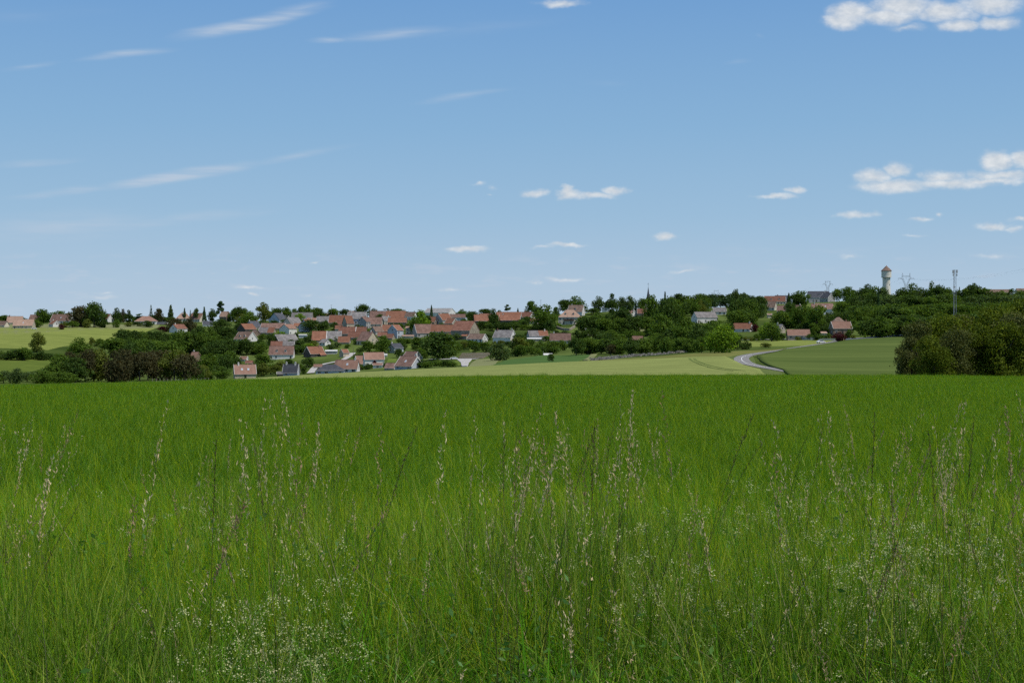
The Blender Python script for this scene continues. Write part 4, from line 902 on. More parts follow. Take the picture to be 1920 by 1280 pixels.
T(997,592,20,27,'oval','green','upright tree left part of the clump by the red brown roof'); T(1022,617,44,44,'big','green','large spreading tree left of the hipped mansion'); T(1008,600,22,24,'round','dark','dark crown in the clump by the red brown roof'); T(1043,600,12,24,'oval','dark','narrow tree touching the left of the mansion'); T(985,612,22,18,'round','dark','dark garden tree under the red brown roof'); T(1030,624,16,24,'oval','dark','dark tree below the large spreading tree')
T(1062,584,30,26,'round','dark','left dark half of the clump behind the mansion'); T(1080,580,38,31,'big','green','broad light crown behind the mansion roof')
T(1122,582,22,29,'round','blue','airy round tree on a short stem right of the mansion'); T(1147,590,20,38,'oval','dark','dense dark lollipop tree on the skyline'); T(1138,580,10,18,'oval','dark','small tree leaning on the dense lollipop tree')
T(1112,590,26,12,'bush','dark','dark clipped hedge under the airy round tree'); T(1168,588,24,30,'big','blue','bluish tree on the skyline left of the spire'); T(1181,588,18,32,'big','blue','bluish tree with ragged crown left of the spire'); T(1192,590,8,30,'conifer','needle','small pointed fir left of the spire'); T(1204,590,18,30,'round','green','round tree close left of the spire')
T(1222,624,34,68,'big','green','tall green tree right under the church spire'); T(1247,592,14,48,'conifer','needle','tall dark spruce right of the spire'); T(1253,630,46,70,'big','dark','largest dark tree of the wood below the spire'); T(1240,640,40,50,'big','green','wide tree at the foot of the wood below the spire'); T(1262,620,38,58,'big','green','lit green crown right of the largest dark tree')
T(1165,624,34,46,'big','dark','dark round tree in the bank below the lollipop trees'); T(1143,626,34,36,'big','dark','dark tree in the middle of the shaded bank')
T(937,676,38,32,'big','blue','grey green round willow at the left end of the bright green field', dmin=500); T(1033,679,12,15,'oval','dark','small dark tree standing before the bright green field', D=470)
T(820,674,62,50,'big','dark','large dark tree mass right of the white trimmed house', dmin=520); T(838,668,50,40,'big','green','large spreading tree mass above the gravel track mouth')
T(1145,666,18,20,'oval','brown','bare brownish shrub tree above the dry stone wall')
T(1427,596,16,26,'oval','blue','slender grey green tree on the skyline left of the dormer roof'); T(1395,590,16,40,'tall','blue','tall airy tree on the middle right skyline'); T(1380,592,22,48,'big','blue','ragged tall tree on the middle right skyline'); T(1479,572,13,24,'conifer','dark','dark cone shaped tree right of the white skyline pole'); T(1503,576,28,30,'round','green','round tree left of the large slate roofed house')
T(1569,566,18,24,'round','green','light tree right of the grey slate gable'); T(1447,640,32,34,'big','green','meadow tree with a dark shadow at its foot', dmin=600); T(1499,642,30,55,'tall','green','left of the two tall roadside trees', dmin=600, D=795); T(1530,645,32,55,'tall','green','right of the two tall roadside trees with visible trunk', dmin=600, D=770)
T(1573,640,26,17,'round','purple','dark red round bush in front of the salmon roofed corner house', dmin=600); T(1415,622,14,14,'bush','purple','purplish shrub right of the orange roofed house'); T(1436,652,18,9,'bush','olive','small scrub bush alone on the hay meadow', dmin=500)
T(1398,655,20,16,'bush','dark','dark bush at the left end of the hay meadow', dmin=480); T(1376,656,32,30,'big','dark','dark round tree at the right end of the valley wood', dmin=480); T(1353,662,56,52,'big','bright','broad bright tree at the front of the valley wood', dmin=460)
T(1600,622,16,22,'oval','green','tree right of the salmon roofed corner house'); T(1592,634,14,16,'round','green','small green bush by the white gateposts'); T(1622,634,6,12,'conifer','bright','little cone shrub at the foot of the right wood'); T(1635,632,6,9,'conifer','green','second little cone shrub at the foot of the right wood')
T(1647,600,10,66,'conifer','needle','dark spruce tip left of the water tower shaft')
T(702,688,8,12,'bush','purple','purple round bush before the tall white house', dmin=600); T(719,688,8,9,'bush','dark','small dark bush at the corner of the tall white house'); T(115,618,10,10,'bush','purple','purple garden bush under the large dull red roof'); T(305,622,16,10,'bush','purple','dark purple bush at the right end of the yellow field')
# --- rows of trees: (x0, x1, step, top0, top1, foot0, foot1, shapes, mats, label, group)
MASS = {}
ORD = ['leftmost', 'second', 'third', 'fourth', 'fifth', 'sixth', 'seventh', 'eighth', 'ninth', 'tenth', 'eleventh', 'twelfth', 'thirteenth', 'fourteenth', 'fifteenth', 'sixteenth', 'seventeenth', 'eighteenth', 'nineteenth', 'twentieth'] + ['%dth' % k for k in range(21, 60)]
def row(x0, x1, st, t0, t1, f0, f1, w0, shapes, mats_, label, group, seed=1, dmin=560, jit=.35, check=True, n=2200, size=.040, mass=None):
    rng = random.Random(seed * 77 + int(x0)); x = x0
    while x <= x1:
        k = (x - x0) / max(1, x1 - x0); w_ = w0 * rng.uniform(.8, 1.35); tp = t0 + (t1 - t0) * k + rng.uniform(-4, 3); ft = f0 + (f1 - f0) * k + rng.uniform(-2, 2)
        r_ = tree(x + rng.uniform(-jit, jit) * st, ft, w_, max(6, ft - tp), rng.choice(shapes), rng.choice(mats_), label, group, check=check, dmin=dmin, n=n, size=size)
        if r_ and mass: MASS.setdefault(mass, []).append(r_); TREES.pop()
        x += st * rng.uniform(.8, 1.2)
RB = ('round', 'big', 'oval', 'big'); BU = ('bush',); GR = ('green', 'green', 'dark'); 
L1 = 'leafy green tree massed in the valley wood at the left'; G1 = 'trees of the left valley wood'
row(-60,150,20,692,698,717,718,30,RB,('green','green','blue'),'green tree along the bottom of the left valley behind the crop', 'trees along the left valley floor',1,480)
row(108,150,16,668,672,716,716,42,RB,GR,'tall green tree along the bottom of the left valley beside the brown trees', 'taller trees on the left valley floor',2,470)
row(165,350,16,656,662,716,714,40,('big','round'),('brown','brown','brown','olive'),'reddish brown tree in the dull row at the bottom of the left valley','reddish brown trees at the valley bottom',3,480,check=False)
T(130,690,26,30,'big','brown','brown tree standing forward of the left hedgerow', dmin=540)
row(-60,170,15,656,664,674,674,24,RB,('green','dark','dark'),'dark tree in the hedgerow between yellow field and meadow','hedgerow trees below the yellow field',4,600)
row(210,330,11,636,640,668,666,32,RB,GR,L1,G1,5, mass='left'); row(230,330,12,618,628,650,652,28,RB,('green','dark','green'),L1,G1,6, mass='left')
row(245,430,15,640,640,690,682,36,RB,GR,L1,G1,7); row(330,440,11,622,634,668,668,32,RB,('green','dark'),L1,G1,8, mass='left'); row(340,430,11,612,616,645,640,28,RB,GR,L1,G1,9, mass='left')
row(330,440,15,660,664,702,700,36,RB,GR,L1,G1,10,500); row(350,432,15,684,690,714,712,26,RB,('green','dark','olive'),L1,G1,11,470)
row(300,420,14,598,600,622,618,26,RB,('green','dark','brown','olive'),'mixed tree among the houses of the left ridge','trees among the left ridge houses',12)
row(400,470,13,588,590,614,612,26,RB,('green','olive','green'),'green tree on the slope left of the dark gabled barn','trees left of the dark gabled barn',13)
row(20,300,17,601,602,614,612,15,('round','bush','oval'),('green','dark','olive'),'garden tree between the houses of the far left ridge','garden trees on the far left ridge',14)
row(-80,330,12,588,590,600,600,18,RB,('green','dark','green'),'small skyline tree on the far left ridge','skyline trees on the far left ridge',15)
row(445,520,14,640,644,664,664,28,RB,GR,'green tree below the pink brown dormer house','trees below the pink brown dormer house',16)
row(425,500,13,660,664,690,692,30,RB,GR,'dark green tree above the lone salmon house','trees above the lone salmon house',17); row(482,530,13,676,684,704,702,26,RB,('green','dark','olive'),'bushy tree between the lone salmon house and the slate roof','trees between the salmon and slate houses',18,520)
row(480,520,12,618,626,648,650,22,RB,GR,'tree left of the huge grey brown barn','trees left of the huge barn',19)
row(530,570,13,630,636,650,652,18,RB,('green','dark','bright'),'garden tree right of the huge grey brown barn','garden trees right of the huge barn',20)
T(582,622,34,22,'big','dark','broad dark tree under the blue grey gable with orange strip'); T(607,620,22,18,'big','dark','dark tree right of the broad one in the upper village'); T(504,618,14,14,'round','green','small tree beside the white gable with two windows'); T(527,640,24,18,'big','bright','light green tree below the white gable with two windows'); T(508,652,18,26,'big','dark','dark tree touching the left barn gable')
row(555,612,12,644,648,664,666,20,('bush','round','oval'),('green','dark','bright'),'garden shrub in the middle village','garden shrubs of the middle village',21)
row(575,610,13,668,672,690,690,24,('bush','round'),('dark','green'),'dark bush above the wide slate bungalow','bushes above the slate bungalow',22); row(545,580,9,684,686,700,700,10,('oval','bush'),('dark','green','purple'),'small shrub between the two slate roofs','shrubs between the slate roofs',23)
row(628,700,13,632,640,664,664,26,RB,('dark','green','blue'),'garden tree below the steep mauve roof','trees below the steep mauve roof',24)
row(704,740,13,628,634,662,660,24,RB,('olive','green'),'tree beside the small blue grey bungalow','trees beside the blue grey bungalow',25); row(700,800,12,658,658,672,672,13,('bush','round'),GR,'garden hedge bush above the pink roofs','garden bushes above the pink roofs',26)
row(672,712,8,684,685,692,691,10,BU,('dark','green'),'low hedge bush before the pink roofed house','hedge before the pink roofed house',27); row(772,850,9,674,676,690,687,18,('bush','round'),('green','dark'),'bush in the hedge at the pale field edge','hedge bushes at the pale field edge',28,430)
row(755,800,10,634,636,646,648,14,('bush','round'),GR,'garden bush below the village centre','garden bushes below the village centre',29); row(845,930,11,640,642,656,654,16,('round','oval','bush'),('green','dark','olive'),'orchard tree above the vegetable plot','orchard trees above the vegetable plot',30)
row(890,930,8,650,652,660,660,10,BU,('dark','green'),'dark bush on the lawn edge left of the willow','bushes left of the willow',31); row(860,900,9,640,642,650,650,12,BU,GR,'low bush before the biggest barn','bushes before the biggest barn',32)
row(955,1040,12,636,640,662,658,24,RB,('green','olive','dark'),'garden tree below the half grey half orange roof','trees below the half orange roof',33); row(965,1050,11,650,652,668,664,18,('bush','round'),('green','dark'),'bush behind the bright green field','bushes behind the bright green field',34,500)
row(1040,1110,12,636,636,668,664,30,RB,('green','dark','dark'),'tree at the right end of the bright green field','trees at the right end of the green field',35,470)
row(905,1040,11,606,610,620,618,15,('round','bush'),('dark','green'),'bush on the slope under the orange roofs','bushes under the orange roofs',36); row(960,1000,12,596,600,616,614,18,RB,('dark','green'),'dark tree near the white end wall barn','trees near the white end wall barn',37)
row(1090,1230,15,596,596,626,628,30,RB,('dark','dark','green'),'dark tree on the shaded bank right of the mansion','trees on the shaded bank',38); row(1105,1160,12,590,592,604,604,16,('bush','round'),GR,'bush on the ridge near the lollipop trees','bushes near the lollipop trees',39); row(1085,1200,11,618,620,634,636,16,('bush','round'),('dark','green'),'bush along the lane below the bank','bushes along the lane',40)
row(1100,1330,13,640,634,664,660,28,RB,('green','dark','green'),'tree in the low wood behind the dry stone wall','trees behind the dry stone wall',41,440,check=False); row(1130,1300,14,628,622,650,648,26,RB,GR,'tree in the middle of the valley wood','trees in the middle of the valley wood',42, mass='middle')
row(1255,1350,14,616,606,658,656,36,RB,('green','green','dark'),'big tree at the front of the valley wood','big front trees of the valley wood',43,440,check=False)
row(1262,1500,12,552,556,576,578,24,RB,('dark','dark','needle','green'),'dark tree on the middle right skyline','dark skyline trees of the middle right',44); row(1265,1330,12,566,566,592,590,24,RB,('dark','green','olive'),'tree above the long white house','trees above the long white house',45, mass='middle')
row(1262,1310,12,590,594,618,620,26,RB,('dark','green'),'dark tree left of the long white house','trees left of the long white house',46, mass='middle'); row(1365,1450,13,562,566,600,600,32,RB,('dark','green','dark'),'dark tree in the wood right of the small white house','trees right of the small white house',47, mass='middle'); row(1368,1480,13,586,586,620,616,32,RB,('dark','green','dark'),'dark tree filling the right slope wood','trees filling the right slope wood',48, mass='middle')
row(1330,1400,12,604,608,630,634,26,RB,('green','dark'),'tree between the long white house and the orange roofed house','trees between the long white and orange houses',49); row(1420,1480,12,608,608,634,634,24,RB,('green','dark','bright'),'garden tree near the meadow tree','garden trees near the meadow tree',50); row(1470,1560,13,590,590,614,612,26,RB,('green','dark'),'tree below the mauve red roofed white house','trees below the mauve red roof',51)
row(1400,1600,9,629,629,638,636,11,BU,('green','dark','olive'),'hedge bush along the village road','hedge along the village road',52,520); row(1500,1600,12,608,608,628,628,22,RB,('green','dark'),'tree around the salmon roofed corner house','trees around the corner house',53)
row(1570,1640,13,556,550,600,600,34,RB,('green','dark'),'tree left of the water tower on the wooded hill','trees left of the water tower',54)
HL = 'dense green tree of the hill wood right of the corner house'; HG = 'trees of the right hill wood'
row(1560,1700,12,575,578,616,616,36,RB,GR,HL,HG,55,check=True, mass='right'); row(1585,1960,13,598,588,632,626,38,RB,('green','green','dark','blue'),HL,HG,56, mass='right'); row(1600,1960,13,575,570,610,604,40,RB,GR,HL,HG,57, mass='right'); row(1610,1960,13,556,556,592,586,38,RB,('dark','green','blue'),HL,HG,58,check=False, mass='right')
T(1578,600,30,34,'big','green','wide tree on the slope right of the mauve red roof'); T(1600,596,32,40,'big','dark','dark tree on the slope left of the water tower'); T(1625,592,32,42,'round','green','round tree low on the slope left of the water tower'); T(1590,572,26,28,'round','green','skyline tree between the slate house and the small pale cabin', D=1215); T(1628,570,26,30,'big','dark','skyline tree left of the dark spruce tip by the tower', D=1215)
T(1570,612,26,26,'round','dark','dark tree behind the small dark hipped roof'); T(1505,606,26,26,'big','green','green tree below the white gable with mauve porch'); T(1482,602,24,34,'big','dark','dark tree left of the white gable with mauve porch'); T(1425,590,26,34,'big','dark','dark broad tree left of the steep brown slope'); T(1405,604,30,40,'big','green','green broad tree above the orange roofed house'); T(1378,606,28,44,'big','dark','dark broad tree right of the small white house'); T(1340,574,26,24,'round','dark','dark skyline tree above the small white house'); T(1318,580,26,28,'big','green','skyline tree above the long white house')
SK = [(1600,545,26),(1618,541,26),(1640,538,30),(1655,540,28),(1672,552,22),(1692,541,32),(1712,533,34),(1728,540,26),(1746,529,20),(1760,536,30),(1776,541,24),(1797,545,22),(1812,541,26),(1827,533,30),(1845,540,32),(1862,548,26),(1880,546,26),(1898,543,26),(1915,545,26),(1935,542,30),(1606,548,24),(1684,548,24),(1770,548,30),(1850,552,30)]
for i, (px, t, w_) in enumerate(SK): T(px, 576, w_, 576 - t, ('big', 'round', 'oval')[i % 3], ('green', 'dark', 'green', 'blue')[i % 4], 'tree on the crest of the right hill along the skyline', 'crest trees of the right hill')
T(1776,570,6,32,'conifer','needle','tiny dark fir tip left of the antenna mast'); T(1799,572,10,36,'conifer','needle','dark conifer just right of the antenna mast')
# --- garden shrubs and small trees between the village houses

vr = random.Random(99); VG = 0
for q in range(900):
    px = vr.uniform(440, 1075); k = (px - 440) / 635; lo = 592; hi = 697 - 42 * max(0, (px - 800) / 275) - max(0, 560 - px) * 0.0
    yb = vr.uniform(lo, hi); w_ = vr.uniform(11, 25) * (.75 + .5 * (yb - 590) / 110); h_ = w_ * vr.uniform(.6, 1.0)
    if any(abs(px - a_) < b_ and abs(yb - c_) < d_ for a_, b_, c_, d_ in ((610, 60, 685, 20), (870, 35, 668, 20), (900, 30, 653, 10), (960, 60, 672, 12), (645, 25, 668, 14), (772, 18, 648, 8), (733, 14, 677, 10), (1080, 30, 612, 20))): continue
    if any(abs(px - t_['px']) < (w_ + t_['w']) * .36 and abs(yb - t_['yb']) < 9 for t_ in TREES): continue
    r_ = tree(px, yb, w_, h_, vr.choice(('bush', 'bush', 'round', 'oval')), vr.choice(('green', 'green', 'dark', 'dark', 'olive', 'bright', 'blue')), None, None, check=True, n=1500, size=.05)
    if r_: MASS.setdefault('gardens', []).append(r_); VG += 1
    if VG > 170: break
_g = set(MASS['gardens']); TREES[:] = [t for t in TREES if t['o'] not in _g]
# --- thicket close behind the crop at the right
TH = [(1700,172,40,70,'thick2'),(1722,176,56,98,'thick2'),(1742,165,46,72,'thick'),(1760,182,66,108,'thick'),(1786,168,52,84,'thick2'),(1806,184,64,110,'thick2'),(1826,170,50,92,'thick'),(1850,180,70,126,'thick'),(1872,168,56,96,'thick'),(1898,176,70,112,'thick2'),(1905,190,70,138,'thick'),(1925,168,60,104,'thick'),(1950,182,80,130,'thick2'),(1985,176,80,120,'thick'),(2030,180,90,120,'thick2'),(1735,190,50,90,'thick'),(1840,194,60,112,'thick2'),(1880,196,60,128,'thick')]
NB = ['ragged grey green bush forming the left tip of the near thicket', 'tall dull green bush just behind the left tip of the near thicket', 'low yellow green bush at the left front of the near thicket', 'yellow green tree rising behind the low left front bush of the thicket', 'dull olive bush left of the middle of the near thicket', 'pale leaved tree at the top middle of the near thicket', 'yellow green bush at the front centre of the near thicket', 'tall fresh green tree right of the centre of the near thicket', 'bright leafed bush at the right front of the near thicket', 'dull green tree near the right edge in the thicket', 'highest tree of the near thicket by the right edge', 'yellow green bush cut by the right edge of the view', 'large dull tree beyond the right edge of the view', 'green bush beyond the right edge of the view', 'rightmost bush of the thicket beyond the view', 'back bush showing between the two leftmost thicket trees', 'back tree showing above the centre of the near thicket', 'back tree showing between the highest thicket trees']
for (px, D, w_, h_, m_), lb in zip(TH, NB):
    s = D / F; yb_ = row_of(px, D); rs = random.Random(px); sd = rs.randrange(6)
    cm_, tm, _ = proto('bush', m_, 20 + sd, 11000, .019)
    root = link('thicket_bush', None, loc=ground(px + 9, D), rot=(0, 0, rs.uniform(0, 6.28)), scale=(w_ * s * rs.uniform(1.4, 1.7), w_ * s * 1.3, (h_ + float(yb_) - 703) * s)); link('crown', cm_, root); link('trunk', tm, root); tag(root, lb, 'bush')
# far-off woods that read as one mass: one object each
def melt(name, obj_name, label, parts_):
    V, Fq, MI, ms, off = [], [], [], [], 0; rng = np.random.RandomState(4)
    for root in parts_:
        M_ = Matrix.Translation(root.location) @ root.rotation_euler.to_matrix().to_4x4() @ Matrix.Diagonal((*root.scale, 1)); A = np.array(M_)
        for ch in list(root.children):
            me = ch.data; 
            v_ = np.empty(len(me.vertices) * 3, np.float32); me.vertices.foreach_get('co', v_); v_ = v_.reshape(-1, 3) @ A[:3, :3].T + A[:3, 3]
            m_ = me.materials[0]
            if m_ not in ms: ms.append(m_)
            if ch.name.startswith('crown'):
                q = np.arange(len(v_)).reshape(-1, 4)
            else: bpy.data.objects.remove(ch); continue
            V.append(v_); Fq.append(q + off); MI.append(np.full(len(q), ms.index(m_))); off += len(v_); bpy.data.objects.remove(ch)
        bpy.data.objects.remove(root)
    o = link(obj_name, mesh(obj_name, np.concatenate(V), np.concatenate(Fq), ms, mi=np.concatenate(MI))); tag(o, label, 'woodland', None, 'stuff')
for k_, lb in (('left', 'deep green wood filling the left side of the valley'), ('right', 'dense wood covering the right hill below the water tower'), ('middle', 'dark wood on the middle right slope between the houses'), ('gardens', 'garden shrubs and hedges filling the gaps between the village houses')): melt(k_, 'woodland', lb, MASS.get(k_, []))
# every tree of a row gets a label of its own
CW = {'green': 'green', 'dark': 'dark green', 'bright': 'bright green', 'blue': 'grey green', 'olive': 'olive', 'brown': 'brown', 'purple': 'purple', 'needle': 'dark needle'}
byl = {}
for t_ in TREES:
    if t_['o'].get('group') and t_['label']: byl.setdefault(t_['label'], []).append(t_)
for lb, ts in byl.items():
    ts.sort(key=lambda q: q['px']); mh = sorted(q['w'] * (q['yb'] - q['top']) for q in ts)[len(ts) // 2]
    wds = lb.split(); k = next(i for i, wd in enumerate(wds) if wd in ('tree', 'bush', 'shrub')); rest = ' '.join(wds[k + 1:])
    for i, q in enumerate(ts):
        big = 'larger' if q['w'] * (q['yb'] - q['top']) > mh else 'smaller'
        q['o']['label'] = ' '.join((ORD[i] + ' ' + ('' if len(wds) > 10 else big + ' ') + CW[q['mat']] + ' ' + wds[k] + ' from the left ' + rest).split()[:16])
print('trees', len(TREES))

# ================================================================ grass, crop and weeds in front
GRS = dict(coords='World', spec=.16, rough=.42)
GM = {'crop': leafmat('crop_leaf', (.125, .262, .010), (.175, .305, .012), trans=.48, scale=.12, tint=.35, stretch=(.10, 1, 1), light=(.235, .315, .015), lsize=.09, **dict(GRS, spec=.15, rough=.55)),
      'cropd': leafmat('crop_leaf_dark', (.082, .205, .012), (.115, .245, .014), trans=.46, scale=.2, tint=.4, stretch=(.2, 1, 1), **dict(GRS, spec=.15, rough=.55)),
      'cropy': leafmat('crop_leaf_yellow', (.37, .46, .012), (.43, .51, .016), trans=.5, scale=.5, tint=.35, **GRS),
      'gdark': leafmat('grass_dark', (.050, .125, .010), (.075, .16, .012), trans=.46, scale=.6, tint=.5, **GRS),
      'grass': leafmat('grass_leaf', (.145, .30, .012), (.21, .36, .016), trans=.5, scale=.6, tint=.4, light=(.26, .34, .05), lsize=1.4, **GRS),
      'glight': leafmat('grass_light', (.38, .46, .07), (.46, .52, .10), trans=.5, scale=.9, tint=.4, **GRS),
      'dry': leafmat('grass_dry', (.36, .31, .16), (.42, .36, .20), trans=.3, scale=.9, tint=.5, tcol=(1.1, 1, .8), **GRS),
      'lush': leafmat('grass_lush', (.12, .35, .012), (.17, .41, .016), trans=.5, scale=.8, tint=.4, light=(.24, .38, .06), lsize=2, **GRS),
      'stem': leafmat('grass_stem', (.12, .23, .02), (.17, .25, .03), trans=.1, scale=1, tint=.5, **GRS),
      'dstem': leafmat('dark_stem', (.085, .080, .028), (.12, .085, .045), trans=.1, scale=1, tint=.5, **GRS),
      'straw': leafmat('panicle_straw', (.66, .50, .26), (.82, .68, .42), trans=.35, scale=3, tint=.3, tcol=(1.1, 1.05, .85), **GRS),
      'purp': leafmat('panicle_purple', (.36, .24, .12), (.50, .36, .20), trans=.25, scale=3, tint=.3, tcol=(1.1, 1, .85), **GRS),
      'cream': leafmat('bedstraw_flower', (.56, .56, .26), (.70, .70, .36), trans=.3, scale=3, tint=.2, tcol=(1.05, 1.05, .8), **GRS),
      'herb': leafmat('herb_leaf', (.09, .20, .030), (.12, .25, .045), trans=.35, scale=2, tint=.4, **GRS),
      'bherb': leafmat('blue_herb_leaf', (.10, .22, .05), (.13, .26, .07), trans=.3, scale=2, tint=.3, **GRS)}
def blades(rng, n, foot, h0, h1, wd, lean=.25, droop=.35, seg=3, foot_shape='disc'):
    """n tapered bent blades; returns verts and quads"""
    r = foot * np.sqrt(rng.uniform(size=n)); a = rng.uniform(0, 6.283, n)
    bx, by = (r * np.cos(a), r * np.sin(a)) if foot_shape == 'disc' else (rng.uniform(-foot, foot, n), rng.uniform(-foot, foot, n))
    h = rng.uniform(h0, h1, n); d = rng.uniform(0, 6.283, n); dx, dy = np.cos(d), np.sin(d); ln = rng.uniform(0, lean, n) * h; dr = rng.uniform(0, droop, n) * h
    tw = d + math.pi / 2 + rng.normal(size=n) * .9; wx, wy = np.cos(tw), np.sin(tw); w0 = wd * rng.uniform(.6, 1.3, n); V = []
    for k in range(seg + 1):
        t = k / seg; off = ln * t + dr * t ** 2.5; z = h * t - dr * .55 * t ** 3; w_ = w0 * (1 - t ** 1.6 * .92) * .5; cx, cy = bx + dx * off, by + dy * off
        V.append(np.stack([np.stack([cx - wx * w_, cy - wy * w_, z], -1), np.stack([cx + wx * w_, cy + wy * w_, z], -1)], 1))
    V = np.stack(V, 1).reshape(-1, 3); b = (np.arange(n) * (seg + 1) * 2)[:, None]; Fs = []
    for k in range(seg): q = np.array([0, 1, 3, 2]) + k * 2; Fs.append(b + q)
    return V, np.concatenate(Fs)
def cards(rng, P, L, wd, up=.7):
    """little slender spikelet quads around points"""
    n = len(P); t = rng.normal(size=(n, 3)) * .6; t[:, 2] += up * 2.2; t /= np.linalg.norm(t, axis=1)[:, None]; b = np.cross(t, rng.normal(size=(n, 3))); b /= np.linalg.norm(b, axis=1)[:, None] + 1e-9
    l = (L * rng.uniform(.6, 1.3, n))[:, None]; w_ = (wd * rng.uniform(.7, 1.2, n))[:, None]
    return np.stack([P, P + t * l * .5 + b * w_ * .5, P + t * l, P + t * l * .5 - b * w_ * .5], 1).reshape(-1, 3), np.arange(4 * n).reshape(n, 4)
class Acc:
    def __init__(s): s.V = []; s.F = []; s.M = []; s.n = 0
    def add(s, vf, mi): v_, f_ = vf; s.V.append(v_); s.F.append(f_ + s.n); s.M.append(np.full(len(f_), mi)); s.n += len(v_)
    def mesh(s, name, mats): return mesh(name, np.concatenate(s.V), np.concatenate(s.F), mats, mi=np.concatenate(s.M))
def stalk(rng, H_, bend, kind, big=1.0):
    """flowering stalk: returns (stem vf, panicle vf); kinds: open, tight, dark"""
    d = rng.uniform(0, 6.283); seg = 9; t = np.linspace(0, 1, seg + 1); off = bend * H_ * t ** 2.2; c = np.stack([math.cos(d) * off, math.sin(d) * off, H_ * t - off * off * .25], -1); a = rng.uniform(0, 3.14)
    V = []; rad = .0012 * big
    for k in range(seg + 1):
        r = rad * (1.15 - .7 * t[k])
        for j in range(3): an = a + j * 2.094; V.append(c[k] + np.array([math.cos(an) * r, math.sin(an) * r, 0]))
    Fq = [[k * 3 + j, k * 3 + (j + 1) % 3, k * 3 + 3 + (j + 1) % 3, k * 3 + 3 + j] for k in range(seg) for j in range(3)]
    st = (np.array(V), np.array(Fq)); pl = H_ * (.20 if kind != 'open' else .24)
    m = int({'open': 40, 'tight': 80, 'dark': 60}[kind] * (1 if big == 1 else 1.5)); sp = {'open': .016, 'tight': .010, 'dark': .005}[kind]
    u_ = rng.uniform(0, 1, m) ** .9; zt = 1 - u_ * pl / H_; ct = np.stack([np.interp(zt, t, c[:, k]) for k in range(3)], -1)
    w_ = sp * np.sin(np.clip(u_ * 1.15 + .08, 0, 1.15) * 2.6) ; w_ = np.clip(w_, .0015, None); an = rng.uniform(0, 6.283, m)
    if kind == 'open': node = np.round(u_ * 7) / 7; an = np.round(node * 7) * 2.1 + rng.normal(size=m) * .5; ct[:, 2] += 0
    P = ct + np.stack([np.cos(an) * w_ * rng.uniform(.3, 1, m), np.sin(an) * w_ * rng.uniform(.3, 1, m), rng.normal(size=m) * .004], -1)
    return st, cards(rng, P, {'open': .012, 'tight': .011, 'dark': .010}[kind] * big, {'open': .0031, 'tight': .0031, 'dark': .0019}[kind] * big)
PC = {}
def proto_coll(name, meshes):
    c = bpy.data.collections.new(name)
    for i, me in enumerate(meshes):
        o = bpy.data.objects.new('%s_%02d' % (name, i), me); c.objects.link(o)
    PC[name] = c; return c
def scatter(name, coll, pts, rot, scl, idx, label, cat):
    me = bpy.data.meshes.new(name); n = len(pts); me.vertices.add(n); me.vertices.foreach_set('co', np.asarray(pts, np.float32).ravel())
    at = me.attributes.new('rot', 'FLOAT_VECTOR', 'POINT'); at.data.foreach_set('vector', np.asarray(rot, np.float32).ravel())
    at = me.attributes.new('scl', 'FLOAT_VECTOR', 'POINT'); at.data.foreach_set('vector', np.asarray(scl, np.float32).ravel())
    at = me.attributes.new('idx', 'INT', 'POINT'); at.data.foreach_set('value', np.asarray(idx, np.int32))
    o = link(name, me); tag(o, label, cat, None, 'stuff')
    g = bpy.data.node_groups.new(name, 'GeometryNodeTree'); g.interface.new_socket('Geometry', in_out='INPUT', socket_type='NodeSocketGeometry'); g.interface.new_socket('Geometry', in_out='OUTPUT', socket_type='NodeSocketGeometry')
    N = g.nodes; L = g.links; gi = N.new('NodeGroupInput'); go = N.new('NodeGroupOutput'); ip = N.new('GeometryNodeInstanceOnPoints'); ci = N.new('GeometryNodeCollectionInfo')
    ci.inputs['Collection'].default_value = coll; ci.inputs['Separate Children'].default_value = True; ci.inputs['Reset Children'].default_value = True; ip.inputs['Pick Instance'].default_value = True
    def named(nm, ty): q = N.new('GeometryNodeInputNamedAttribute'); q.data_type = ty; q.inputs['Name'].default_value = nm; return q.outputs['Attribute']
    L.new(gi.outputs[0], ip.inputs['Points']); L.new(ci.outputs[0], ip.inputs['Instance']); L.new(named('idx', 'INT'), ip.inputs['Instance Index'])
    er = N.new('FunctionNodeEulerToRotation'); L.new(named('rot', 'FLOAT_VECTOR'), er.inputs[0]); L.new(er.outputs[0], ip.inputs['Rotation']); L.new(named('scl', 'FLOAT_VECTOR'), ip.inputs['Scale']); L.new(ip.outputs[0], go.inputs[0])
    md = o.modifiers.new('plants', 'NODES'); md.node_group = g; return o
def place(rng, n, y0, y1, spread=.50, pad=1.2, power=1.0):
    """random ground points in the wedge the road side view could see; density falls with distance by 'power'"""
    y = (rng.uniform(y0 ** power, y1 ** power, n)) ** (1 / power) if power > 0 else y0 * (y1 / y0) ** rng.uniform(size=n)
    x = rng.uniform(-1, 1, n) * (spread * y + pad); return x, y
def upright(rng, n, tilt=.08): return np.stack([rng.normal(size=n) * tilt, rng.normal(size=n) * tilt + .0, rng.uniform(0, 6.283, n)], -1)
rg = np.random.RandomState(11)
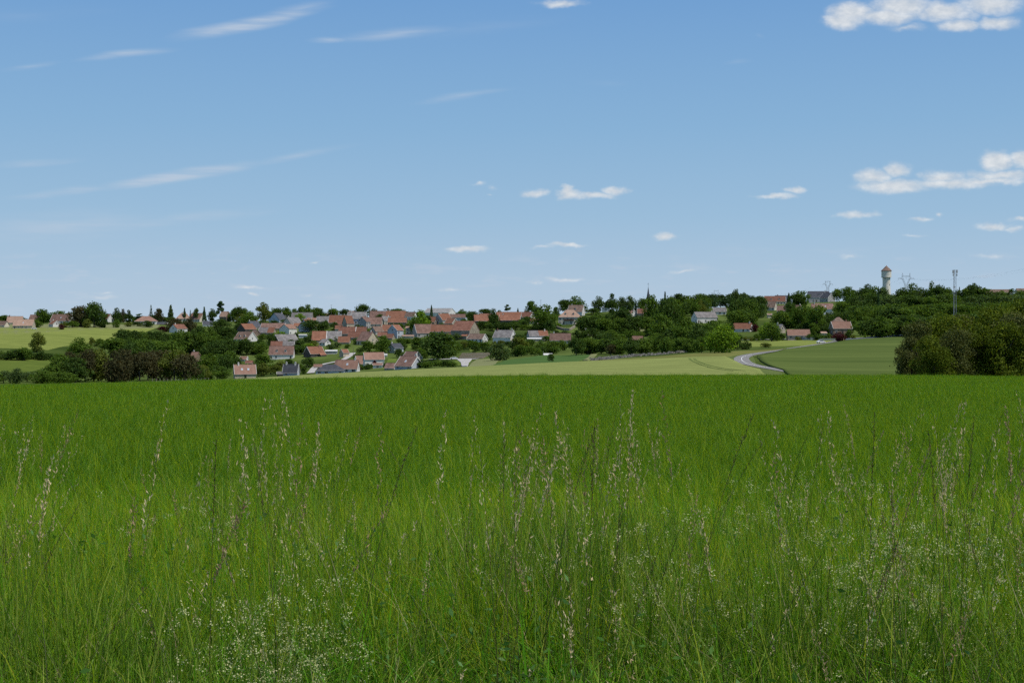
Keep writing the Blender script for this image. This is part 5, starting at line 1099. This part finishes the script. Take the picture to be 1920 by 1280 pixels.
# --- the green cereal field up to its crest
def clump(name, specs):
    """specs: (count, foot, h0, h1, width, lean, droop, segments, material)"""
    A_ = Acc(); ms = []
    for (n_, ft, h0, h1, wd, le, dr, sg, mt) in specs:
        if mt not in ms: ms.append(mt)
        A_.add(blades(rg, n_, ft, h0, h1, wd, le, dr, sg), ms.index(mt))
    return A_.mesh(name, [GM[q] for q in ms])
cm1 = [clump('crop_clump', [(75, .34, .42, .58, .009, .45, 1.15, 4, 'crop'), (65, .34, .38, .56, .009, .45, 1.1, 3, 'cropd'), (5, .34, .48, .62, .009, .2, .5, 3, 'cropy')]) for k in range(5)]
cm2 = [clump('crop_patch', [(330, 1.05, .42, .58, .017, .45, 1.15, 3, 'crop'), (150, 1.05, .40, .56, .017, .45, 1.15, 3, 'cropd'), (16, 1.05, .44, .63, .014, .25, .5, 2, 'cropy')]) for k in range(5)]
def lay(name, coll, x, y, s0, s1, label, cat, k, tilt=.06, hz=None):
    n = len(x); sc = rg.uniform(s0, s1, n); S = np.stack([sc, sc, sc if hz is None else hz], -1)
    return scatter(name, coll, np.stack([x, y, zf(x, y) - .02], -1), upright(rg, n, tilt), S, rg.randint(0, k, n), label, cat)
def edge(x): return 9.6 + .35 * np.sin(x * 1.3) + .25 * np.sin(x * 3.1 + 1)
n = 11500; x, y = place(rg, n, 9.4, 34, .52, 3.5, 1.42); k_ = y > edge(x); x, y = x[k_], y[k_]
lay('cereal_crop', proto_coll('crop_near', cm1), x, y, .85, 1.15, 'dense green cereal crop in the near part of the field', 'crop', 5)
n = 15000; x, y = place(rg, n, 30, 152, .50, 4, 1.6)
hz_ = rg.uniform(.90, 1.06, n) + .07 * np.sin(x * .35 + 1.7 * np.sin(y * .21)) * np.sin(y * .55 + x * .13) + np.where(rg.uniform(size=n) < .012, .25, 0)
lay('cereal_crop', proto_coll('crop_far', cm2), x, y, .85, 1.12, 'dense green cereal crop reaching the crest of the field', 'crop', 5, .06, hz_)
n = 1500; x, y = place(rg, n, 60, 152, .45, 4, 3.4); lay('weed_patches', PC['crop_near'], x, y, .9, 1.5, 'taller tufts sticking out of the far crop', 'weeds', 5, .12, 1.15 + .75 * rg.uniform(size=n) ** 3)
# --- road side meadow
proto_coll('meadow', [clump('grass_clump', [(15, .17, .30, .84, .0088, .25, .6, 5, 'grass'), (13, .17, .28, .80, .0080, .25, .6, 4, 'gdark'), (5, .17, .35, .85, .0085, .3, .7, 5, 'glight'), (9, .17, .5, .98, .0040, .14, .12, 3, 'stem'), (2, .17, .4, .85, .005, .4, .4, 3, 'dry')]) for k in range(7)])
proto_coll('lush', [clump('lush_clump', [(20, .16, .18, .52, .011, .45, .9, 6, 'lush'), (12, .16, .18, .45, .010, .4, .9, 5, 'gdark'), (5, .16, .2, .5, .010, .5, .9, 6, 'glight'), (1, .15, .3, .5, .006, .8, .5, 3, 'dry')]) for k in range(6)])
proto_coll('yellow', [clump('upright_clump', [(20, .17, .42, .80, .0080, .2, .4, 4, 'cropy'), (18, .17, .42, .80, .0080, .2, .4, 4, 'lush'), (4, .17, .4, .82, .007, .2, .3, 3, 'glight'), (4, .17, .4, .8, .006, .12, .1, 3, 'gdark')]) for k in range(5)])
n = 10200; x, y = place(rg, n, 2.3, 10.6, .54, 3.0, 1.2); px = 960 + F * x / y
h_ = rg.uniform(.70, 1.12, n) * np.where(y < 4.2, .78, 1.0) * np.clip(1.02 - (y - 5) * .07, .55, .95) * (1 + .14 * np.sin(x * 1.9 + 2 * np.sin(y * 1.3)))
k_ = rg.uniform(size=n) < (.72 + .28 * np.sin(x * 2.7 + 1.5 * np.sin(y * 2.3))) * np.clip(1.1 - (y - 4.8) * .22, .12, 1); x, y, h_ = x[k_], y[k_], h_[k_]
lay('meadow_grass', PC['meadow'], x, y, .9, 1.15, 'tangled knee high meadow grass along the roadside', 'grass', 7, .10, h_)
n = 8600; x, y = place(rg, n, 2.2, 5.8, .54, 3.0, 1.15); lay('lush_grass', PC['lush'], x, y, .8, 1.3, 'low lush bent grass at the bottom of the view', 'grass', 6, .16)
n = 8200; x, y = place(rg, n, 5.0, 10.8, .54, 3.0, 1.1); lay('yellow_green_grass', PC['yellow'], x, y, .85, 1.1, 'upright yellow green grass between verge and crop', 'grass', 5, .05, rg.uniform(.68, .95, n) * np.clip(1.06 - (y - 5) * .05, .7, 1))
# --- flowering stalks
ks = []
for k in range(15):
    kind = ('open', 'dark', 'tight', 'open', 'open')[k % 5]; mt = {'open': 'straw', 'tight': 'purp', 'dark': 'dstem'}[kind]; A_ = Acc(); mats_ = [GM['dstem' if k % 2 else 'stem'], GM['straw' if (kind == 'tight' and k % 2) else mt]]
    st, pn = stalk(rg, 1.0, rg.uniform(.04, .22), kind); A_.add(st, 0); A_.add(pn, 1)
    b_, f_ = blades(rg, 2, .004, .35, .6, .005, .5, .3, 4); A_.add((b_, f_), 0); ks.append(A_.mesh('stalk', mats_))
proto_coll('stalks', ks)
def stalks(n, y0, y1, h0, h1, label, power=1.3, fn=None):
    x, y = place(rg, int(n * 1.5), y0, y1, .52, 2.6, power); px = 960 + F * x / y
    if fn is not None: k_ = rg.uniform(size=len(x)) < fn(px, y); x, y = x[k_], y[k_]
    n = len(x); h = rg.uniform(h0, h1, n); ti = upright(rg, n, .11); ti[:, 1] += .05
    wv = rg.uniform(.9, 1.3, n); return scatter('flowering_grass', PC['stalks'], np.stack([x, y, zf(x, y)], -1), ti, np.stack([wv, wv, h], -1), rg.randint(0, 15, n), label, 'grass')
patchy = lambda px, y: np.clip(.35 + .5 * np.sin(px * .011 + 2.2) + .3 * np.sin(px * .031 + y) + np.where(px > 900, .35, 0), .08, 1)
stalks(700, 3.0, 8.0, .80, 1.14, 'thin flowering grass stalks with pale and dark heads over the meadow', 1.4, patchy)
stalks(210, 3.4, 6.6, 1.10, 1.34, 'tallest loose grass stalks standing against the green field', 1.0, patchy)
# --- bedstraw flowers and herbs
bs = []
for k in range(4):
    A_ = Acc(); c = rg.normal(size=(13, 3)) * [.10, .10, .10] + [0, 0, .50]; P = (c[:, None, :] + rg.normal(size=(13, 22, 3)) * .010).reshape(-1, 3); P[:, 2] = np.maximum(P[:, 2], .1)
    A_.add(cards(rg, P, .0052, .0045, 0), 0); A_.add(blades(rg, 26, .09, .35, .58, .0028, .3, .1, 3), 1); A_.add(cards(rg, rg.normal(size=(160, 3)) * [.09, .09, .12] + [0, 0, .3], .016, .004, 0), 1); bs.append(A_.mesh('bedstraw_clump', [GM['cream'], GM['herb']]))
proto_coll('bedstraw', bs)
CL = [(1690, 1110, 60, 34), (1760, 1085, 40, 30), (1610, 1150, 60, 30), (1740, 990, 50, 16), (1880, 1000, 60, 22), (1180, 1040, 30, 10), (1230, 1110, 40, 12), (560, 1190, 40, 30), (600, 1120, 30, 12), (500, 1230, 40, 12), (1320, 1150, 50, 14), (990, 1080, 40, 8), (1460, 1000, 60, 12), (1560, 1060, 60, 14), (330, 1010, 60, 6), (1830, 1090, 60, 16), (1380, 920, 50, 8)]
X_, Y_ = [], []
for cx, cy, sd, m in CL:
    for _ in range(int(m * .32 + .5)): px_ = cx + rg.normal() * sd; py_ = cy + rg.normal() * sd * .6; D = 1.08 * F / max(80, py_ - HZ) ; X_.append((px_ - 960) / F * D); Y_.append(max(2.6, D))
X_, Y_ = np.array(X_), np.array(Y_); lay('bedstraw', PC['bedstraw'], X_, Y_, .85, 1.25, 'creamy white bedstraw flowers foaming among the grass', 'flowers', 4, .1)
hb = []
for mt in ('herb', 'bherb', 'herb'):
    A_ = Acc(); m = 46; P = rg.normal(size=(m, 3)) * [.07, .07, .13] + [0, 0, .33]; A_.add(cards(rg, P, .026, .012, -.1), 0); A_.add(blades(rg, 6, .03, .3, .5, .004, .2, 0, 2), 0); hb.append(A_.mesh('herb', [GM[mt]]))
proto_coll('herbs', hb)
x, y = place(rg, 1500, 2.8, 7.2, .52, 2.8, 1.2); k_ = rg.uniform(size=1500) < .6 * np.clip(.5 + .5 * np.sin(x * 2.1 + y * 1.7), .1, 1); lay('broadleaf_herbs', PC['herbs'], x[k_], y[k_], .8, 1.3, 'small broad leaved herbs scattered through the verge', 'weeds', 3, .2)
# --- single stalks that stand out against the field: column, tip row, distance, kind, material, lean, label
HERO = [(567,740,4.6,'open','straw',-.05,'tallest pale oat grass stalk left of the middle, rising highest against the field'),(480,780,4.4,'open','straw',-.04,'pale beaded grass stalk, left of the tallest pale stalk'),(546,786,4.7,'open','purp',.02,'thin stalk just left of the tallest pale stalk'),(579,796,4.9,'tight','straw',.02,'pale stalk leaning on the right of the tallest one'),
 (391,822,4.2,'dark','dstem',0,'single straight dark stalk in the left half of the field'),(240,824,4.0,'open','straw',.10,'pale feathery stalk at the left, tip bent right'),(45,856,3.8,'tight','straw',.08,'pale fluffy stalk near the left edge'),(695,792,4.6,'dark','dstem',.20,'dark stalk bent to the right at left centre'),(702,792,4.8,'open','purp',0,'upright purplish stalk beside the dark bent one'),
 (810,776,4.7,'open','straw',.03,'pale knotty stalk alone above the centre left'),(953,802,4.8,'open','purp',.04,'thin beaded stalk left of the bushy pale plume'),(975,822,4.3,'tight','straw',.16,'bushy pale plume leaning right at the centre'),(1038,790,4.6,'dark','dstem',.18,'dark curved stalk right of the bushy pale plume'),(1098,772,4.7,'open','straw',-.12,'stalk with drooping pale tip left leaning near the centre'),(1101,798,4.4,'dark','dstem',0,'thick straight dark stalk right of centre'),
 (1072,806,4.8,'open','straw',-.22,'pale stalk tip leaning left beside the thick dark stalk'),(1160,806,4.7,'open','straw',.04,'pale spotted stalk right of the thick dark stalk'),(1273,736,4.9,'open','purp',-.05,'very tall faint reddish stalk right of centre'),(1313,766,4.6,'dark','dstem',.22,'tall dark stalk bent right beyond the faint reddish one'),(1500,786,4.6,'open','straw',-.10,'pale tipped stalk leaning left in the right half'),(1587,774,4.5,'open','straw',-.05,'slender stalk with pale beads in the right half'),
 (1627,776,4.8,'dark','dstem',0,'needle like dark stalk in the right half'),(1740,796,4.4,'open','straw',.14,'pale arching stalk in the right half'),(1768,812,4.3,'dark','dstem',-.03,'dark upright stalk right of the pale arching one'),(1803,782,4.8,'dark','dstem',.03,'thin dark upright stalk toward the right edge'),(1857,784,4.7,'open','straw',0,'faint pale stalk toward the right edge'),(1909,766,4.5,'tight','purp',-.02,'tall brown stalk at the right edge'),(1475,840,4.0,'open','purp',-.02,'brown stalk left of the leaning pale tip in the right half'),(1640,830,4.0,'dark','purp',.2,'purple brown stalk bent right in the right half'),(1100,850,3.9,'open','straw',.10,'pale low stalk before the thick dark stalk'),(345,935,3.6,'tight','purp',.22,'short purple brown head at the left, lying to the right'),(600,908,3.8,'open','purp',.30,'purplish drooping branch lying right at left centre')]
for (px, tip, D, kind, mt, ln_, lb) in HERO:
    g0 = ground(px - ln_ * 160, D); Ht = EYE - (tip - HZ) / F * D - g0.z; st, pn = stalk(rg, Ht, abs(ln_) * .8 + .02, kind, 1.3); ang = None
    c_ = st[0][-3:].mean(0); a0 = math.atan2(c_[1], c_[0]); rz = (0 if ln_ >= 0 else math.pi) - a0
    root = link('grass_stalk', None, loc=g0, rot=(0, 0, rz)); tag(root, lb, 'grass stalk', 'grass stalks standing against the field')
    link('stem', mesh('stem', *st, GM['dstem' if kind == 'dark' else 'stem']), root); link('seed_head', mesh('seed_head', *pn, GM[mt]), root)
